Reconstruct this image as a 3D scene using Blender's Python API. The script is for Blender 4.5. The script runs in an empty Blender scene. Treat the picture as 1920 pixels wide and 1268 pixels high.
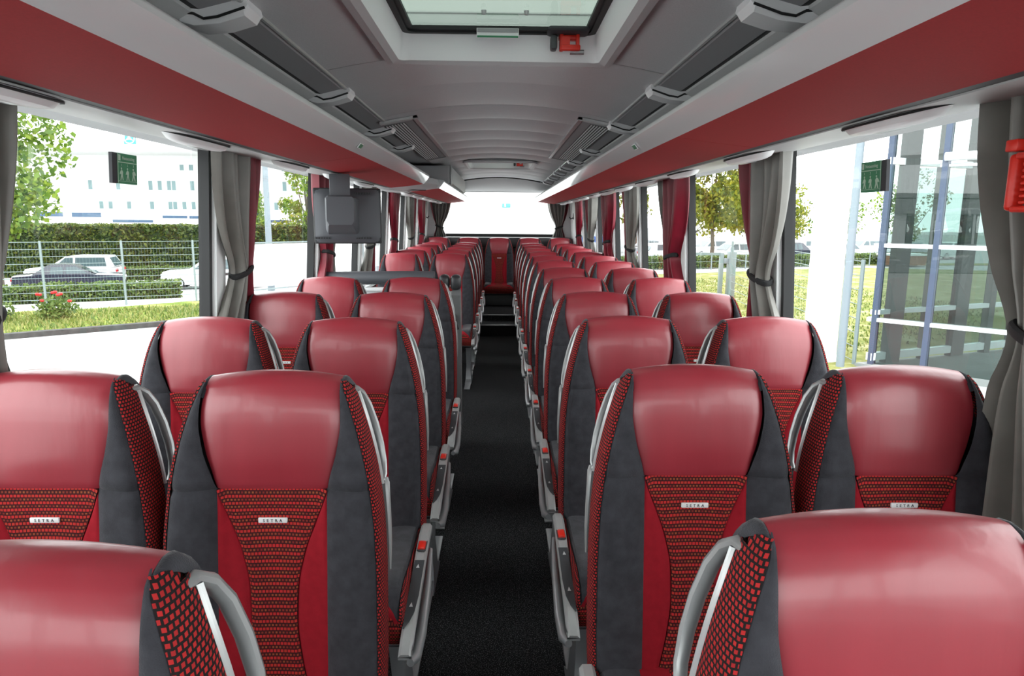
import bpy, bmesh, math, random
from mathutils import Vector, Matrix
from math import pi, sin, cos, radians as rad, sqrt, exp
random.seed(7)
S = bpy.context.scene
COL = S.collection

# ------------------------------------------------------------------ camera, sky, exposure
cam_d = bpy.data.cameras.new('camera'); cam = bpy.data.objects.new('camera', cam_d); COL.objects.link(cam)
F_PX, PITCH, YAW, ROLL = 1274.3, 0.17301, 0.01796, 0.00807
cam_d.sensor_width = 36.0; cam_d.lens = F_PX / 1920 * 36.0; cam_d.clip_start = 0.02; cam_d.clip_end = 600
fw = Vector((sin(YAW)*cos(PITCH), cos(YAW)*cos(PITCH), -sin(PITCH)))
r0 = Vector((cos(YAW), -sin(YAW), 0)); u0 = r0.cross(fw)
rr = cos(ROLL)*r0 + sin(ROLL)*u0; uu = -sin(ROLL)*r0 + cos(ROLL)*u0
m = Matrix((rr, uu, -fw)).transposed().to_4x4(); m.translation = (0.0183, 0, 1.45)
cam.matrix_world = m
S.camera = cam
W = bpy.data.worlds.new('sky'); S.world = W; W.use_nodes = True
bg = W.node_tree.nodes['Background']; bg.inputs[0].default_value = (0.95, 0.98, 1.0, 1); bg.inputs[1].default_value = 6.0
S.view_settings.view_transform = 'Standard'; S.view_settings.look = 'None'
S.view_settings.exposure = 0.0; S.view_settings.gamma = 1.0; S.view_settings.use_curve_mapping = False

# ------------------------------------------------------------------ materials
def nodes_of(name):
    mt = bpy.data.materials.new(name); mt.use_nodes = True
    nt = mt.node_tree; return mt, nt, nt.nodes['Principled BSDF']
def N(nt, typ, **kw):
    n = nt.nodes.new(typ)
    for k, v in kw.items(): setattr(n, k, v)
    return n
def mat(name, col, rough=0.5, metal=0.0, var=0.0, vscale=30, bump=0.0, bscale=400, coat=0.0, sheen=0.0, spec=0.5, stretch=(1,1,1), emit=0):
    mt, nt, b = nodes_of(name)
    b.inputs['Base Color'].default_value = (*col, 1); b.inputs['Roughness'].default_value = rough
    b.inputs['Metallic'].default_value = metal; b.inputs['Coat Weight'].default_value = coat
    b.inputs['Specular IOR Level'].default_value = spec
    if sheen: b.inputs['Sheen Weight'].default_value = sheen; b.inputs['Sheen Roughness'].default_value = .4
    tc = N(nt, 'ShaderNodeTexCoord'); mp = N(nt, 'ShaderNodeMapping'); mp.inputs['Scale'].default_value = stretch
    nt.links.new(tc.outputs['Object'], mp.inputs[0])
    nz = N(nt, 'ShaderNodeTexNoise'); nz.inputs['Scale'].default_value = vscale; nz.inputs['Detail'].default_value = 4
    nt.links.new(mp.outputs[0], nz.inputs['Vector'])
    if var:
        cr = N(nt, 'ShaderNodeValToRGB')
        cr.color_ramp.elements[0].position = .3; cr.color_ramp.elements[1].position = .7
        cr.color_ramp.elements[0].color = (*[c*(1-var) for c in col], 1)
        cr.color_ramp.elements[1].color = (*[min(1, c*(1+var)) for c in col], 1)
        nt.links.new(nz.outputs[0], cr.inputs[0]); nt.links.new(cr.outputs[0], b.inputs['Base Color'])
    if bump:
        n2 = N(nt, 'ShaderNodeTexNoise'); n2.inputs['Scale'].default_value = bscale; n2.inputs['Detail'].default_value = 3
        nt.links.new(mp.outputs[0], n2.inputs['Vector'])
        bp = N(nt, 'ShaderNodeBump'); bp.inputs['Strength'].default_value = bump; bp.inputs['Distance'].default_value = .004
        nt.links.new(n2.outputs[0], bp.inputs['Height']); nt.links.new(bp.outputs[0], b.inputs['Normal'])
    return mt
def weave_mat(name, sx, sz, rowh=.5, side=False, dark=(.012,.008,.008), c1=(.50,.03,.025), c2=(.36,.05,.02), rowmix=False):
    """woven dashes: red and orange blocks on a dark ground"""
    mt, nt, b = nodes_of(name)
    tc = N(nt, 'ShaderNodeTexCoord'); mp = N(nt, 'ShaderNodeMapping')
    sp = N(nt, 'ShaderNodeSeparateXYZ'); cb = N(nt, 'ShaderNodeCombineXYZ')
    nt.links.new(tc.outputs['Object'], sp.inputs[0])
    if side:
        ad = N(nt, 'ShaderNodeMath', operation='ADD')
        ab = N(nt, 'ShaderNodeMath', operation='ABSOLUTE'); nt.links.new(sp.outputs[0], ab.inputs[0])
        nt.links.new(sp.outputs[1], ad.inputs[0]); nt.links.new(ab.outputs[0], ad.inputs[1]); nt.links.new(ad.outputs[0], cb.inputs[0])
    else: nt.links.new(sp.outputs[0], cb.inputs[0])
    ad2 = N(nt, 'ShaderNodeMath', operation='SUBTRACT'); nt.links.new(sp.outputs[2], ad2.inputs[0])
    if not side: nt.links.new(sp.outputs[1], ad2.inputs[1])
    else: ad2.inputs[1].default_value = 0
    nt.links.new(ad2.outputs[0], cb.inputs[1])
    nt.links.new(cb.outputs[0], mp.inputs[0]); mp.inputs['Scale'].default_value = (sx, sz, 1)
    br = N(nt, 'ShaderNodeTexBrick'); nt.links.new(mp.outputs[0], br.inputs['Vector'])
    br.inputs['Color1'].default_value = (*c1, 1); br.inputs['Color2'].default_value = (*c2, 1); br.inputs['Mortar'].default_value = (*dark, 1)
    br.inputs['Scale'].default_value = 1.0; br.inputs['Mortar Size'].default_value = .20 if side else .13; br.inputs['Mortar Smooth'].default_value = .1
    br.inputs['Brick Width'].default_value = 1.0; br.inputs['Row Height'].default_value = rowh; br.inputs['Bias'].default_value = -.2
    b.inputs['Roughness'].default_value = .85; b.inputs['Specular IOR Level'].default_value = .2
    if rowmix:
        s2 = N(nt, 'ShaderNodeSeparateXYZ'); nt.links.new(mp.outputs[0], s2.inputs[0])
        dv = N(nt, 'ShaderNodeMath', operation='DIVIDE'); dv.inputs[1].default_value = rowh; nt.links.new(s2.outputs[1], dv.inputs[0])
        fl_ = N(nt, 'ShaderNodeMath', operation='FLOOR'); nt.links.new(dv.outputs[0], fl_.inputs[0])
        md = N(nt, 'ShaderNodeMath', operation='FLOORED_MODULO'); md.inputs[1].default_value = 2; nt.links.new(fl_.outputs[0], md.inputs[0])
        b2 = N(nt, 'ShaderNodeTexBrick'); nt.links.new(mp.outputs[0], b2.inputs['Vector'])
        for k_ in ('Scale', 'Mortar Smooth', 'Row Height', 'Brick Width'): b2.inputs[k_].default_value = br.inputs[k_].default_value
        b2.inputs['Mortar Size'].default_value = .24
        b2.inputs['Color1'].default_value = (.30,.085,.03,1); b2.inputs['Color2'].default_value = (.20,.02,.018,1); b2.inputs['Mortar'].default_value = (.05,.008,.010,1)
        b2.inputs['Scale'].default_value = 1.0
        mc = N(nt, 'ShaderNodeMix', data_type='RGBA'); nt.links.new(md.outputs[0], mc.inputs[0]); nt.links.new(br.outputs[0], mc.inputs[6]); nt.links.new(b2.outputs[0], mc.inputs[7])
        nt.links.new(mc.outputs[2], b.inputs['Base Color'])
    else: nt.links.new(br.outputs[0], b.inputs['Base Color'])
    bp = N(nt, 'ShaderNodeBump'); bp.inputs['Strength'].default_value = .4; bp.inputs['Distance'].default_value = .001; bp.invert = True
    nt.links.new(br.outputs[1], bp.inputs['Height']); nt.links.new(bp.outputs[0], b.inputs['Normal'])
    return mt
def glass_mat(name, tint, gloss=1.0, rough=0.0):
    mt = bpy.data.materials.new(name); mt.use_nodes = True; nt = mt.node_tree; nt.nodes.clear()
    o = N(nt, 'ShaderNodeOutputMaterial'); mx = N(nt, 'ShaderNodeMixShader'); t = N(nt, 'ShaderNodeBsdfTransparent'); g = N(nt, 'ShaderNodeBsdfGlossy')
    t.inputs[0].default_value = (*tint, 1); g.inputs['Roughness'].default_value = rough
    fr = N(nt, 'ShaderNodeLayerWeight')                       # thin pane: reflects more at grazing angles, the same from both sides
    pw = N(nt, 'ShaderNodeMath', operation='POWER'); pw.inputs[1].default_value = 5.0
    ml = N(nt, 'ShaderNodeMath', operation='MULTIPLY_ADD'); ml.inputs[1].default_value = .9*gloss; ml.inputs[2].default_value = .04*gloss
    nt.links.new(fr.outputs['Facing'], pw.inputs[0]); nt.links.new(pw.outputs[0], ml.inputs[0]); nt.links.new(ml.outputs[0], mx.inputs[0])
    nt.links.new(t.outputs[0], mx.inputs[1]); nt.links.new(g.outputs[0], mx.inputs[2]); nt.links.new(mx.outputs[0], o.inputs[0])
    return mt
def leaf_mat(name, cols, trans=.35):
    mt, nt, b = nodes_of(name)
    ge = N(nt, 'ShaderNodeNewGeometry'); cr = N(nt, 'ShaderNodeValToRGB'); cr.color_ramp.interpolation = 'LINEAR'
    cr.color_ramp.elements[0].color = (*cols[0], 1); cr.color_ramp.elements[1].color = (*cols[-1], 1)
    for i, c in enumerate(cols[1:-1]):
        e = cr.color_ramp.elements.new((i+1)/(len(cols)-1)); e.color = (*c, 1)
    nt.links.new(ge.outputs['Random Per Island'], cr.inputs[0]); nt.links.new(cr.outputs[0], b.inputs['Base Color'])
    b.inputs['Roughness'].default_value = .6
    tr = N(nt, 'ShaderNodeBsdfTranslucent'); nt.links.new(cr.outputs[0], tr.inputs[0])
    mx = N(nt, 'ShaderNodeMixShader'); mx.inputs[0].default_value = trans
    nt.links.new(b.outputs[0], mx.inputs[1]); nt.links.new(tr.outputs[0], mx.inputs[2])
    nt.links.new(mx.outputs[0], nt.nodes['Material Output'].inputs[0])
    return mt
def speck_mat(name, base, speck, scale, thr=.72, rough=.95):
    mt, nt, b = nodes_of(name)
    tc = N(nt, 'ShaderNodeTexCoord'); nz = N(nt, 'ShaderNodeTexNoise'); nz.inputs['Scale'].default_value = scale; nz.inputs['Detail'].default_value = 1
    nt.links.new(tc.outputs['Object'], nz.inputs['Vector'])
    cr = N(nt, 'ShaderNodeValToRGB'); cr.color_ramp.elements[0].position = thr-.12; cr.color_ramp.elements[1].position = thr
    cr.color_ramp.elements[0].color = (*base, 1); cr.color_ramp.elements[1].color = (*speck, 1)
    nt.links.new(nz.outputs[0], cr.inputs[0]); nt.links.new(cr.outputs[0], b.inputs['Base Color'])
    b.inputs['Roughness'].default_value = rough; b.inputs['Specular IOR Level'].default_value = .1
    return mt
def grass_mat(name, cols, scale):
    mt, nt, b = nodes_of(name)
    tc = N(nt, 'ShaderNodeTexCoord'); nz = N(nt, 'ShaderNodeTexNoise'); nz.inputs['Scale'].default_value = scale; nz.inputs['Detail'].default_value = 6
    nz.inputs['Roughness'].default_value = .7
    nt.links.new(tc.outputs['Object'], nz.inputs['Vector'])
    cr = N(nt, 'ShaderNodeValToRGB'); cr.color_ramp.elements[0].position = .35; cr.color_ramp.elements[1].position = .68
    cr.color_ramp.elements[0].color = (*cols[0], 1); cr.color_ramp.elements[1].color = (*cols[-1], 1)
    for i, c in enumerate(cols[1:-1]):
        e = cr.color_ramp.elements.new(.35+.33*(i+1)/(len(cols)-1)); e.color = (*c, 1)
    nt.links.new(nz.outputs[0], cr.inputs[0]); nt.links.new(cr.outputs[0], b.inputs['Base Color']); b.inputs['Roughness'].default_value = .9
    b.inputs['Specular IOR Level'].default_value = .1
    return mt

M = dict(
 leather=mat('red_leather', (.315,.028,.042), .36, var=.06, vscale=8, bump=.22, bscale=18, stretch=(1.6,1.6,.25), spec=.75, coat=.12),
 red_fabric=mat('red_fabric', (.30,.009,.018), .9, var=.08, vscale=60, bump=.2, bscale=900, spec=.2),
 suede=mat('charcoal_suede', (.040,.040,.047), .9, var=.25, vscale=35, bump=.25, bscale=500, sheen=.25, spec=.2),
 weave=weave_mat('woven_red_fabric', 137, 137, .95, dark=(.05,.006,.008), c1=(.50,.024,.026), c2=(.42,.04,.022), rowmix=True),
 check=weave_mat('checked_edge_fabric', 110, 150, 1.0, side=True, c1=(.42,.022,.022), c2=(.27,.014,.016)),
 shell=mat('dark_seat_shell', (.055,.056,.062), .5, bump=.05, bscale=700),
 silver=mat('silver_plastic', (.36,.37,.37), .35, .45),
 silver_l=mat('light_silver', (.50,.51,.51), .3, .4),
 leg=mat('brushed_leg_metal', (.42,.43,.44), .35, .6),
 inset=mat('dark_inset_panel', (.05,.053,.058), .45),
 red_pl=mat('red_plastic', (.75,.025,.012), .35),
 badge=mat('white_badge', (.85,.85,.85), .3),
 ink=mat('dark_ink', (.03,.03,.035), .6),
 black=mat('black_rubber', (.012,.012,.013), .6),
 blackpad=mat('black_padding', (.03,.031,.034), .4),
 ceil=mat('grey_ceiling_fabric', (.60,.60,.615), .5, var=.06, vscale=250, bump=.05, bscale=900, spec=.5),
 trim=mat('grey_trim', (.56,.56,.57), .5),
 white=mat('white_plastic', (.86,.86,.87), .4),
 strip=mat('light_grey_strip', (.50,.50,.50), .45),
 fascia=mat('glossy_silver_fascia', (.80,.79,.80), .10, .0, coat=.5),
 rackred=mat('red_rack_panel', (.34,.016,.020), .75, var=.07, vscale=220, spec=.25),
 rackin=mat('rack_inner_grey', (.30,.30,.31), .6),
 duct=mat('duct_grey', (.62,.62,.62), .45),
 wallg=mat('wall_grey_panel', (.42,.42,.43), .75),
 pillar=mat('pillar_white', (.85,.86,.86), .5),
 carpet=speck_mat('black_speckled_carpet', (.012,.012,.013), (.20,.20,.21), 300, .70),
 glass=glass_mat('window_glass', (.93,.96,.94)),
 hatchglass=glass_mat('hatch_green_glass', (.095,.115,.098), 1.0, .02),
 grey_satin=mat('grey_satin', (.20,.19,.172), .36, var=.1, vscale=12, sheen=.2),
 red_satin=mat('red_satin', (.20,.006,.020), .42, var=.12, vscale=12, sheen=.2),
 tie=mat('black_tie_band', (.015,.015,.016), .8),
 tvg=mat('monitor_grey', (.085,.088,.10), .5, bump=.04, bscale=900),
 sign=mat('sign_green', (.03,.20,.09), .4),
 signw=mat('sign_print', (.45,.58,.46), .5),
 asphalt=mat('pale_asphalt', (.36,.36,.36), .9, var=.08, vscale=3),
 kerb=mat('kerb_stone', (.045,.045,.042), .9, var=.3, vscale=6),
 path=mat('pale_path', (.48,.47,.45), .9),
 grass=grass_mat('grass', [(.07,.13,.02), (.17,.21,.04), (.36,.34,.14)], .9),
 grass2=grass_mat('dry_grass', [(.12,.15,.03), (.22,.22,.07), (.40,.38,.24)], 1.3),
 blades=leaf_mat('grass_blades', [(.06,.12,.02), (.17,.21,.04), (.34,.31,.12)], .3),
 hedge=leaf_mat('hedge_leaves', [(.022,.042,.009), (.06,.10,.016), (.15,.17,.025)], .3),
 hedgecore=mat('hedge_core', (.02,.035,.01), 1),
 low=leaf_mat('low_hedge_leaves', [(.04,.075,.015), (.09,.15,.03), (.17,.22,.05)], .3),
 tree_g=leaf_mat('green_leaves', [(.05,.11,.012), (.13,.22,.02), (.25,.32,.04)], .45),
 tree_y=leaf_mat('autumn_leaves', [(.07,.11,.012), (.20,.23,.02), (.38,.34,.03)], .5),
 tree_b=leaf_mat('blue_conifer', [(.04,.09,.08), (.08,.15,.12)], .3),
 bark=mat('bark', (.10,.085,.065), .9, var=.3, vscale=20),
 galv=mat('galvanised_steel', (.20,.245,.25), .5, .2),
 galvd=mat('weathered_steel', (.20,.24,.27), .6, .1),
 panelw=mat('white_sheet_panel', (.70,.70,.70), .6),
 bwhite=mat('white_render', (.78,.78,.77), .8),
 bglass=mat('pale_teal_window', (.16,.26,.27), .3),
 bblue=mat('blue_band_window', (.03,.07,.13), .15),
 teal=mat('teal_sign', (.03,.22,.23), .5),
 mull=mat('blue_grey_mullion', (.045,.065,.11), .5),
 fin=mat('grey_concrete_fin', (.11,.12,.115), .8),
 rail=mat('pale_rail', (.62,.64,.65), .4, .2),
 slab=mat('concrete_slab', (.20,.215,.21), .8, var=.1, vscale=2),
 fglass=glass_mat('facade_glass', (.33,.41,.39), 1.8),
 carw=mat('white_car_paint', (.62,.63,.64), .25, coat=.5),
 card=mat('dark_blue_car_paint', (.010,.014,.030), .22, coat=.6),
 cars=mat('silver_car_paint', (.32,.34,.37), .3, .4, coat=.4),
 carg=mat('car_glass', (.06,.09,.10), .08),
 tyre=mat('tyre', (.012,.012,.013), .8),
 hub=mat('hub_cap', (.45,.46,.47), .35, .5),
 tail=mat('tail_light', (.40,.01,.02), .25),
 rose=mat('rose_red', (.50,.01,.012), .6),
 orange=mat('orange_skip', (.25,.09,.02), .6),
 yellow=mat('yellow_sign', (.7,.42,.01), .5),
 bluep=mat('blue_stripe', (.04,.16,.45), .5),
)

# ------------------------------------------------------------------ mesh helpers
class B:
    def __init__(s): s.bm = bmesh.new()
    def box(s, c, d, rz=0, bev=0, seg=2, rot=None):
        mt = Matrix.Translation(c) @ (rot.to_4x4() if rot is not None else Matrix.Rotation(rz, 4, 'Z')) @ Matrix.Diagonal((*d, 1))
        vs = bmesh.ops.create_cube(s.bm, size=1, matrix=mt)['verts']
        if bev:
            es = {e for v in vs for e in v.link_edges}
            bmesh.ops.bevel(s.bm, geom=list(es), offset=bev, segments=seg, affect='EDGES', profile=.5)
        return s
    def faces(s, verts, fs):
        vs = [s.bm.verts.new(v) for v in verts]
        for f in fs:
            try: s.bm.faces.new([vs[i] for i in f])
            except ValueError: pass
        return s
    def grid(s, fn, nu, nv, wrap=False):
        vs = [fn(i/nu, j/nv) for j in range(nv+1) for i in range(nu+1)]
        return s.faces(vs, [(j*(nu+1)+i, j*(nu+1)+i+1, (j+1)*(nu+1)+i+1, (j+1)*(nu+1)+i) for j in range(nv) for i in range(nu)])
    def loft(s, rings, caps=True, closed=True):
        n = len(rings[0]); vs = [p for r in rings for p in r]; fs = []
        for j in range(len(rings)-1):
            for i in range(n if closed else n-1):
                a, b = j*n+i, j*n+(i+1) % n; fs.append((a, b, b+n, a+n))
        if caps and closed: fs += [tuple(range(n)), tuple(range((len(rings)-1)*n, len(rings)*n))]
        return s.faces(vs, fs)
    def prism(s, prof, axis, t0, t1):
        if axis == 'y': r = [[(a, t, b) for a, b in prof] for t in (t0, t1)]
        elif axis == 'x': r = [[(t, a, b) for a, b in prof] for t in (t0, t1)]
        else: r = [[(a, b, t) for a, b in prof] for t in (t0, t1)]
        return s.loft(r)
    def sheet(s, prof, axis, t0, t1, th):
        """open profile thickened along its left normal"""
        off = []
        for i, p in enumerate(prof):
            a = prof[max(0, i-1)]; b = prof[min(len(prof)-1, i+1)]
            dx, dy = b[0]-a[0], b[1]-a[1]; l = sqrt(dx*dx+dy*dy) or 1
            off.append((p[0]-dy/l*th, p[1]+dx/l*th))
        n = len(prof)
        for i in range(n-1): s.prism([prof[i], prof[i+1], off[i+1], off[i]], axis, t0, t1)
        bmesh.ops.remove_doubles(s.bm, verts=s.bm.verts, dist=1e-6)
        return s
    def tube(s, pts, r, n=8, closed=False, caps=True, flat=1.0, flatdir=None):
        pts = [Vector(p) for p in pts]; k = len(pts); rs = r if isinstance(r, (list, tuple)) else [r]*k
        rings = []; up = None
        for i, p in enumerate(pts):
            a = pts[(i-1) % k] if closed or i else p; b = pts[(i+1) % k] if closed or i < k-1 else p
            t = (b-a).normalized()
            if up is None:
                up = Vector(flatdir) if flatdir else (Vector((0,0,1)) if abs(t.z) < .9 else Vector((1,0,0)))
            e1 = (up - t*up.dot(t)).normalized(); e2 = t.cross(e1); up = e1
            rings.append([p + e1*cos(2*pi*q/n)*rs[i]*flat + e2*sin(2*pi*q/n)*rs[i] for q in range(n)])
        if closed: rings.append(rings[0])
        return s.loft(rings, caps=caps and not closed)
    def lathe(s, prof, c, axis='z', n=16):
        rings = []
        for r, h in prof:
            ring = []
            for q in range(n):
                a = 2*pi*q/n; p = (r*cos(a), r*sin(a), h)
                if axis == 'x': p = (p[2], p[0], p[1])
                if axis == 'y': p = (p[0], p[2], p[1])
                ring.append((c[0]+p[0], c[1]+p[1], c[2]+p[2]))
            rings.append(ring)
        return s.loft(rings)
    def mesh(s, name, mt, smooth=True, ang=40):
        bmesh.ops.recalc_face_normals(s.bm, faces=s.bm.faces)
        me = bpy.data.meshes.new(name); s.bm.to_mesh(me); s.bm.free()
        me.materials.append(mt)
        if smooth:
            me.shade_smooth(); me.set_sharp_from_angle(angle=rad(ang))
        return me
    def obj(s, name, mt, parent=None, smooth=True, ang=40, **kw):
        return link(name, s.mesh(name, M[mt] if isinstance(mt, str) else mt, smooth, ang), parent, **kw)
def link(name, me, parent=None, label=None, cat=None, group=None, kind=None):
    o = bpy.data.objects.new(name, me); COL.objects.link(o)
    if parent is not None: o.parent = parent
    return tag(o, label, cat, group, kind)
def tag(o, label=None, cat=None, group=None, kind=None):
    if label: o['label'] = label
    if cat: o['category'] = cat
    if group: o['group'] = group
    if kind: o['kind'] = kind
    return o
def thing(name, label, cat, loc=(0,0,0), rz=0, group=None, kind=None):
    o = bpy.data.objects.new(name, None); COL.objects.link(o); o.location = loc; o.rotation_euler = (0,0,rz)
    o.empty_display_size = .1
    return tag(o, label, cat, group, kind)
def spl(*pts):
    """smooth curve through (x, y) control points"""
    pts = sorted(pts); xs = [p[0] for p in pts]; ys = [p[1] for p in pts]; n = len(xs)
    d = [(ys[i+1]-ys[i])/(xs[i+1]-xs[i]) for i in range(n-1)]
    ms = [d[0]] + [0 if d[i-1]*d[i] <= 0 else 2*d[i-1]*d[i]/(d[i-1]+d[i]) for i in range(1, n-1)] + [d[-1]]
    def f(x):
        if x <= xs[0]: return ys[0]
        if x >= xs[-1]: return ys[-1]
        i = max(k for k in range(n-1) if xs[k] <= x); h = xs[i+1]-xs[i]; t = (x-xs[i])/h
        return (2*t**3-3*t*t+1)*ys[i] + (t**3-2*t*t+t)*h*ms[i] + (3*t*t-2*t**3)*ys[i+1] + (t**3-t*t)*h*ms[i+1]
    return f
def text_mesh(name, txt, size, mt, space=1.0, th=.0004):
    cu = bpy.data.curves.new(name, 'FONT'); cu.body = txt; cu.size = size; cu.align_x = 'CENTER'; cu.align_y = 'CENTER'
    cu.space_character = space; cu.extrude = th; cu.resolution_u = 2
    o = bpy.data.objects.new('tmp', cu); COL.objects.link(o)
    dg = bpy.context.evaluated_depsgraph_get(); me = bpy.data.meshes.new_from_object(o.evaluated_get(dg))
    bpy.data.objects.remove(o); bpy.data.curves.remove(cu); me.name = name
    me.materials.clear(); me.materials.append(M[mt]); return me
def leaves(n, sampler, size, asp=1.0, jit=.5):
    vs = []; fs = []
    for _ in range(n):
        p = sampler()
        a = Vector((random.gauss(0,1), random.gauss(0,1), random.gauss(0,1))).normalized()
        b = a.orthogonal().normalized(); b = (Matrix.Rotation(random.uniform(0, 6.28), 3, a) @ b); c = a.cross(b)
        h = size*random.uniform(1-jit, 1+jit)*.5; k = len(vs); p = Vector(p)
        vs += [p-b*h*asp, p-c*h*.6, p+b*h*asp, p+c*h*.6]; fs.append((k, k+1, k+2, k+3))
    return vs, fs
def raw(name, vs, fs, mt, parent=None, **kw):
    me = bpy.data.meshes.new(name); me.from_pydata([tuple(v) for v in vs], [], fs); me.materials.append(M[mt])
    return link(name, me, parent, **kw)

# ------------------------------------------------------------------ setting: the coach body
def xw(z): return 1.175 - .06*(z-.8)          # the side walls lean inwards
def zc(x): return 2.06 - .17*x*x              # arched ceiling
Y0, Y1, SILL, HEAD = -2.6, 10.70, .80, 1.72
RP = [-2.45, -1.2, .12, 1.32, 2.67, 4.04, 5.37, 6.62, 7.80, 9.10, 9.95]     # pillar fronts, right
LP = [-2.45, -1.2, .12, 1.36, 2.73, 4.26, 5.55, 6.86, 8.15, 9.30, 9.95]
fl = B()
fl.box((0, (Y0+Y1)/2, -.06), (2.5, Y1-Y0, .12))
floor = fl.obj('floor', 'carpet', smooth=False, label='black speckled carpet floor running down the aisle', cat='floor', kind='structure')
for s, nm, P in ((1, 'right', RP), (-1, 'left', LP)):
    b = B()
    b.prism([(s*1.18, 0), (s*1.26, -.1), (s*1.26, SILL), (s*(xw(SILL)-.035), SILL), (s*(xw(SILL)-.02), SILL-.06)], 'y', Y0, Y1)
    wall = b.obj('wall_'+nm, 'wallg', ang=30, label='grey lower side wall below the %s windows' % nm, cat='wall', kind='structure')
    b = B(); b.prism([(s*(xw(HEAD)+.0), HEAD), (s*1.26, HEAD), (s*1.26, 2.34), (s*1.12, 2.34), (s*1.115, 1.80)], 'y', Y0, Y1)
    b.obj('header', 'wallg', wall, smooth=False)
    for i, p in enumerate(P):
        q = .11 if i < len(P)-1 else Y1-p
        b = B(); b.prism([(s*(xw(SILL)-.03), SILL), (s*(xw(SILL)+.02), SILL), (s*(xw(HEAD)+.02), HEAD), (s*(xw(HEAD)-.03), HEAD)], 'y', p+.02, p+q)
        b.obj('pillar', 'pillar', wall, ang=30)
    k = 0
    for i in range(len(P)-1):
        a, e = P[i]+.11, P[i+1]+.02; k += 1
        wn = (k if s > 0 else k+len(P)-1)
        def ring(y, z, dx): return (s*(xw(z)+dx), y, z)
        b = B(); b.faces([ring(a, SILL, .02), ring(e, SILL, .02), ring(e, HEAD, .02), ring(a, HEAD, .02)], [(0,1,2,3)])
        w = b.obj('window_%d' % wn, 'glass', smooth=False, label='clear side window, number %d from the front on the %s' % (k, nm), cat='window', kind='structure')
        b = B()
        for (ya, za, yb, zb) in ((a, SILL, a+.02, HEAD), (e-.025, SILL, e, HEAD), (a, SILL, e, SILL+.03)):
            b.loft([[ring(ya, za, -.012), ring(yb, za, -.012), ring(yb, zb, -.012), ring(ya, zb, -.012)],
                    [ring(ya, za, .03), ring(yb, za, .03), ring(yb, zb, .03), ring(ya, zb, .03)]])
        b.obj('window_frame', 'black', w, smooth=False)
# roof with openings for the two hatches
HA = [(-.39, .41, 1.58, 2.68), (-.36, .38, 7.15, 8.05)]
b = B(); ys = [Y0, HA[0][2], HA[0][3], HA[1][2], HA[1][3], Y1]
for i in range(5):
    L = ys[i+1]-ys[i]; c = (ys[i]+ys[i+1])/2
    if i in (1, 3):
        h = HA[0] if i == 1 else HA[1]
        b.box(((-1.26+h[0])/2, c, 2.185), (h[0]+1.26, L, .03)); b.box(((1.26+h[1])/2, c, 2.185), (1.26-h[1], L, .03))
    else: b.box((0, c, 2.185), (2.52, L, .03))
b.obj('roof', 'wallg', smooth=False, label='outer coach roof above the grey ceiling', cat='roof', kind='structure')
# ceiling: felt panels, each slightly bowed so that the joints read
ceil = thing('ceiling', 'arched grey felt ceiling in cross panels', 'ceiling', kind='structure')
cy = [Y0, -.6, HA[0][2], HA[0][3], 3.23, 3.90, 4.40, 4.96, 5.52, 6.06, 6.61, 7.15, 8.05, 8.6, 9.2, 9.75, 10.25]
for i in range(len(cy)-1):
    a, e = cy[i], cy[i+1]; bow = .022 if a > 3.2 else 0
    spans = [(-.66, .66)]
    for h in HA:
        if abs(a-h[2]) < .01: spans = [(-.66, h[0]), (h[1], .66)]
    for x0, x1 in spans:
        def f(u, v):
            x = x0+(x1-x0)*u; return (x, a+.002+(e-a-.004)*v, zc(x) - (bow*sin(pi*v)**.7 - bow*.5)*(1-(x/.66)**4))
        B().grid(f, 16 if len(spans) == 1 else 6, 8).obj('ceiling_panel', 'ceil', ceil)
# thin blind slot across the rear end of the ceiling
b = B(); b.tube([(x/10, 10.262, zc(x/10)-.006) for x in range(-6, 7)], .008, 6); b.obj('blind_slot', 'black', ceil)
# rear wall with window
b = B()
def rw(x0, x1, z0, z1): b.box(((x0+x1)/2, Y1+.04, (z0+z1)/2), (x1-x0, .08, z1-z0))
rw(-1.26, 1.26, -.1, 1.205); rw(-1.26, -.98, 1.205, 1.86); rw(.98, 1.26, 1.205, 1.86); rw(-1.26, 1.26, 1.86, 2.34)
wr = b.obj('wall_rear', 'trim', smooth=False, label='rear end wall around the wide rear window', cat='wall', kind='structure')
b = B(); b.grid(lambda u, v: (-1.05+2.1*u, 10.255+.44*v, (zc(-1.05+2.1*u)-.008)*(1-v)+1.865*v - .03*sin(pi*v)), 16, 8); b.obj('header', 'trim', wr)
b = B().faces([(-.98, Y1+.05, 1.205), (.98, Y1+.05, 1.205), (.98, Y1+.05, 1.86), (-.98, Y1+.05, 1.86)], [(0,1,2,3)])
w = b.obj('window_21', 'glass', smooth=False, label='wide bright rear window behind the back row', cat='window', kind='structure')
b = B(); b.box((0, Y1-.015, 1.20), (2.0, .03, .05)); b.obj('window_frame', 'black', w, smooth=False)
b = B(); b.box((0, 10.55, 1.10), (2.2, .30, .16), bev=.02); b.box((0, 10.66, .6), (2.2, .06, 1.0))
b.obj('parcel_shelf', 'blackpad', label='dark shelf under the rear window', cat='shelf')
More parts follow.
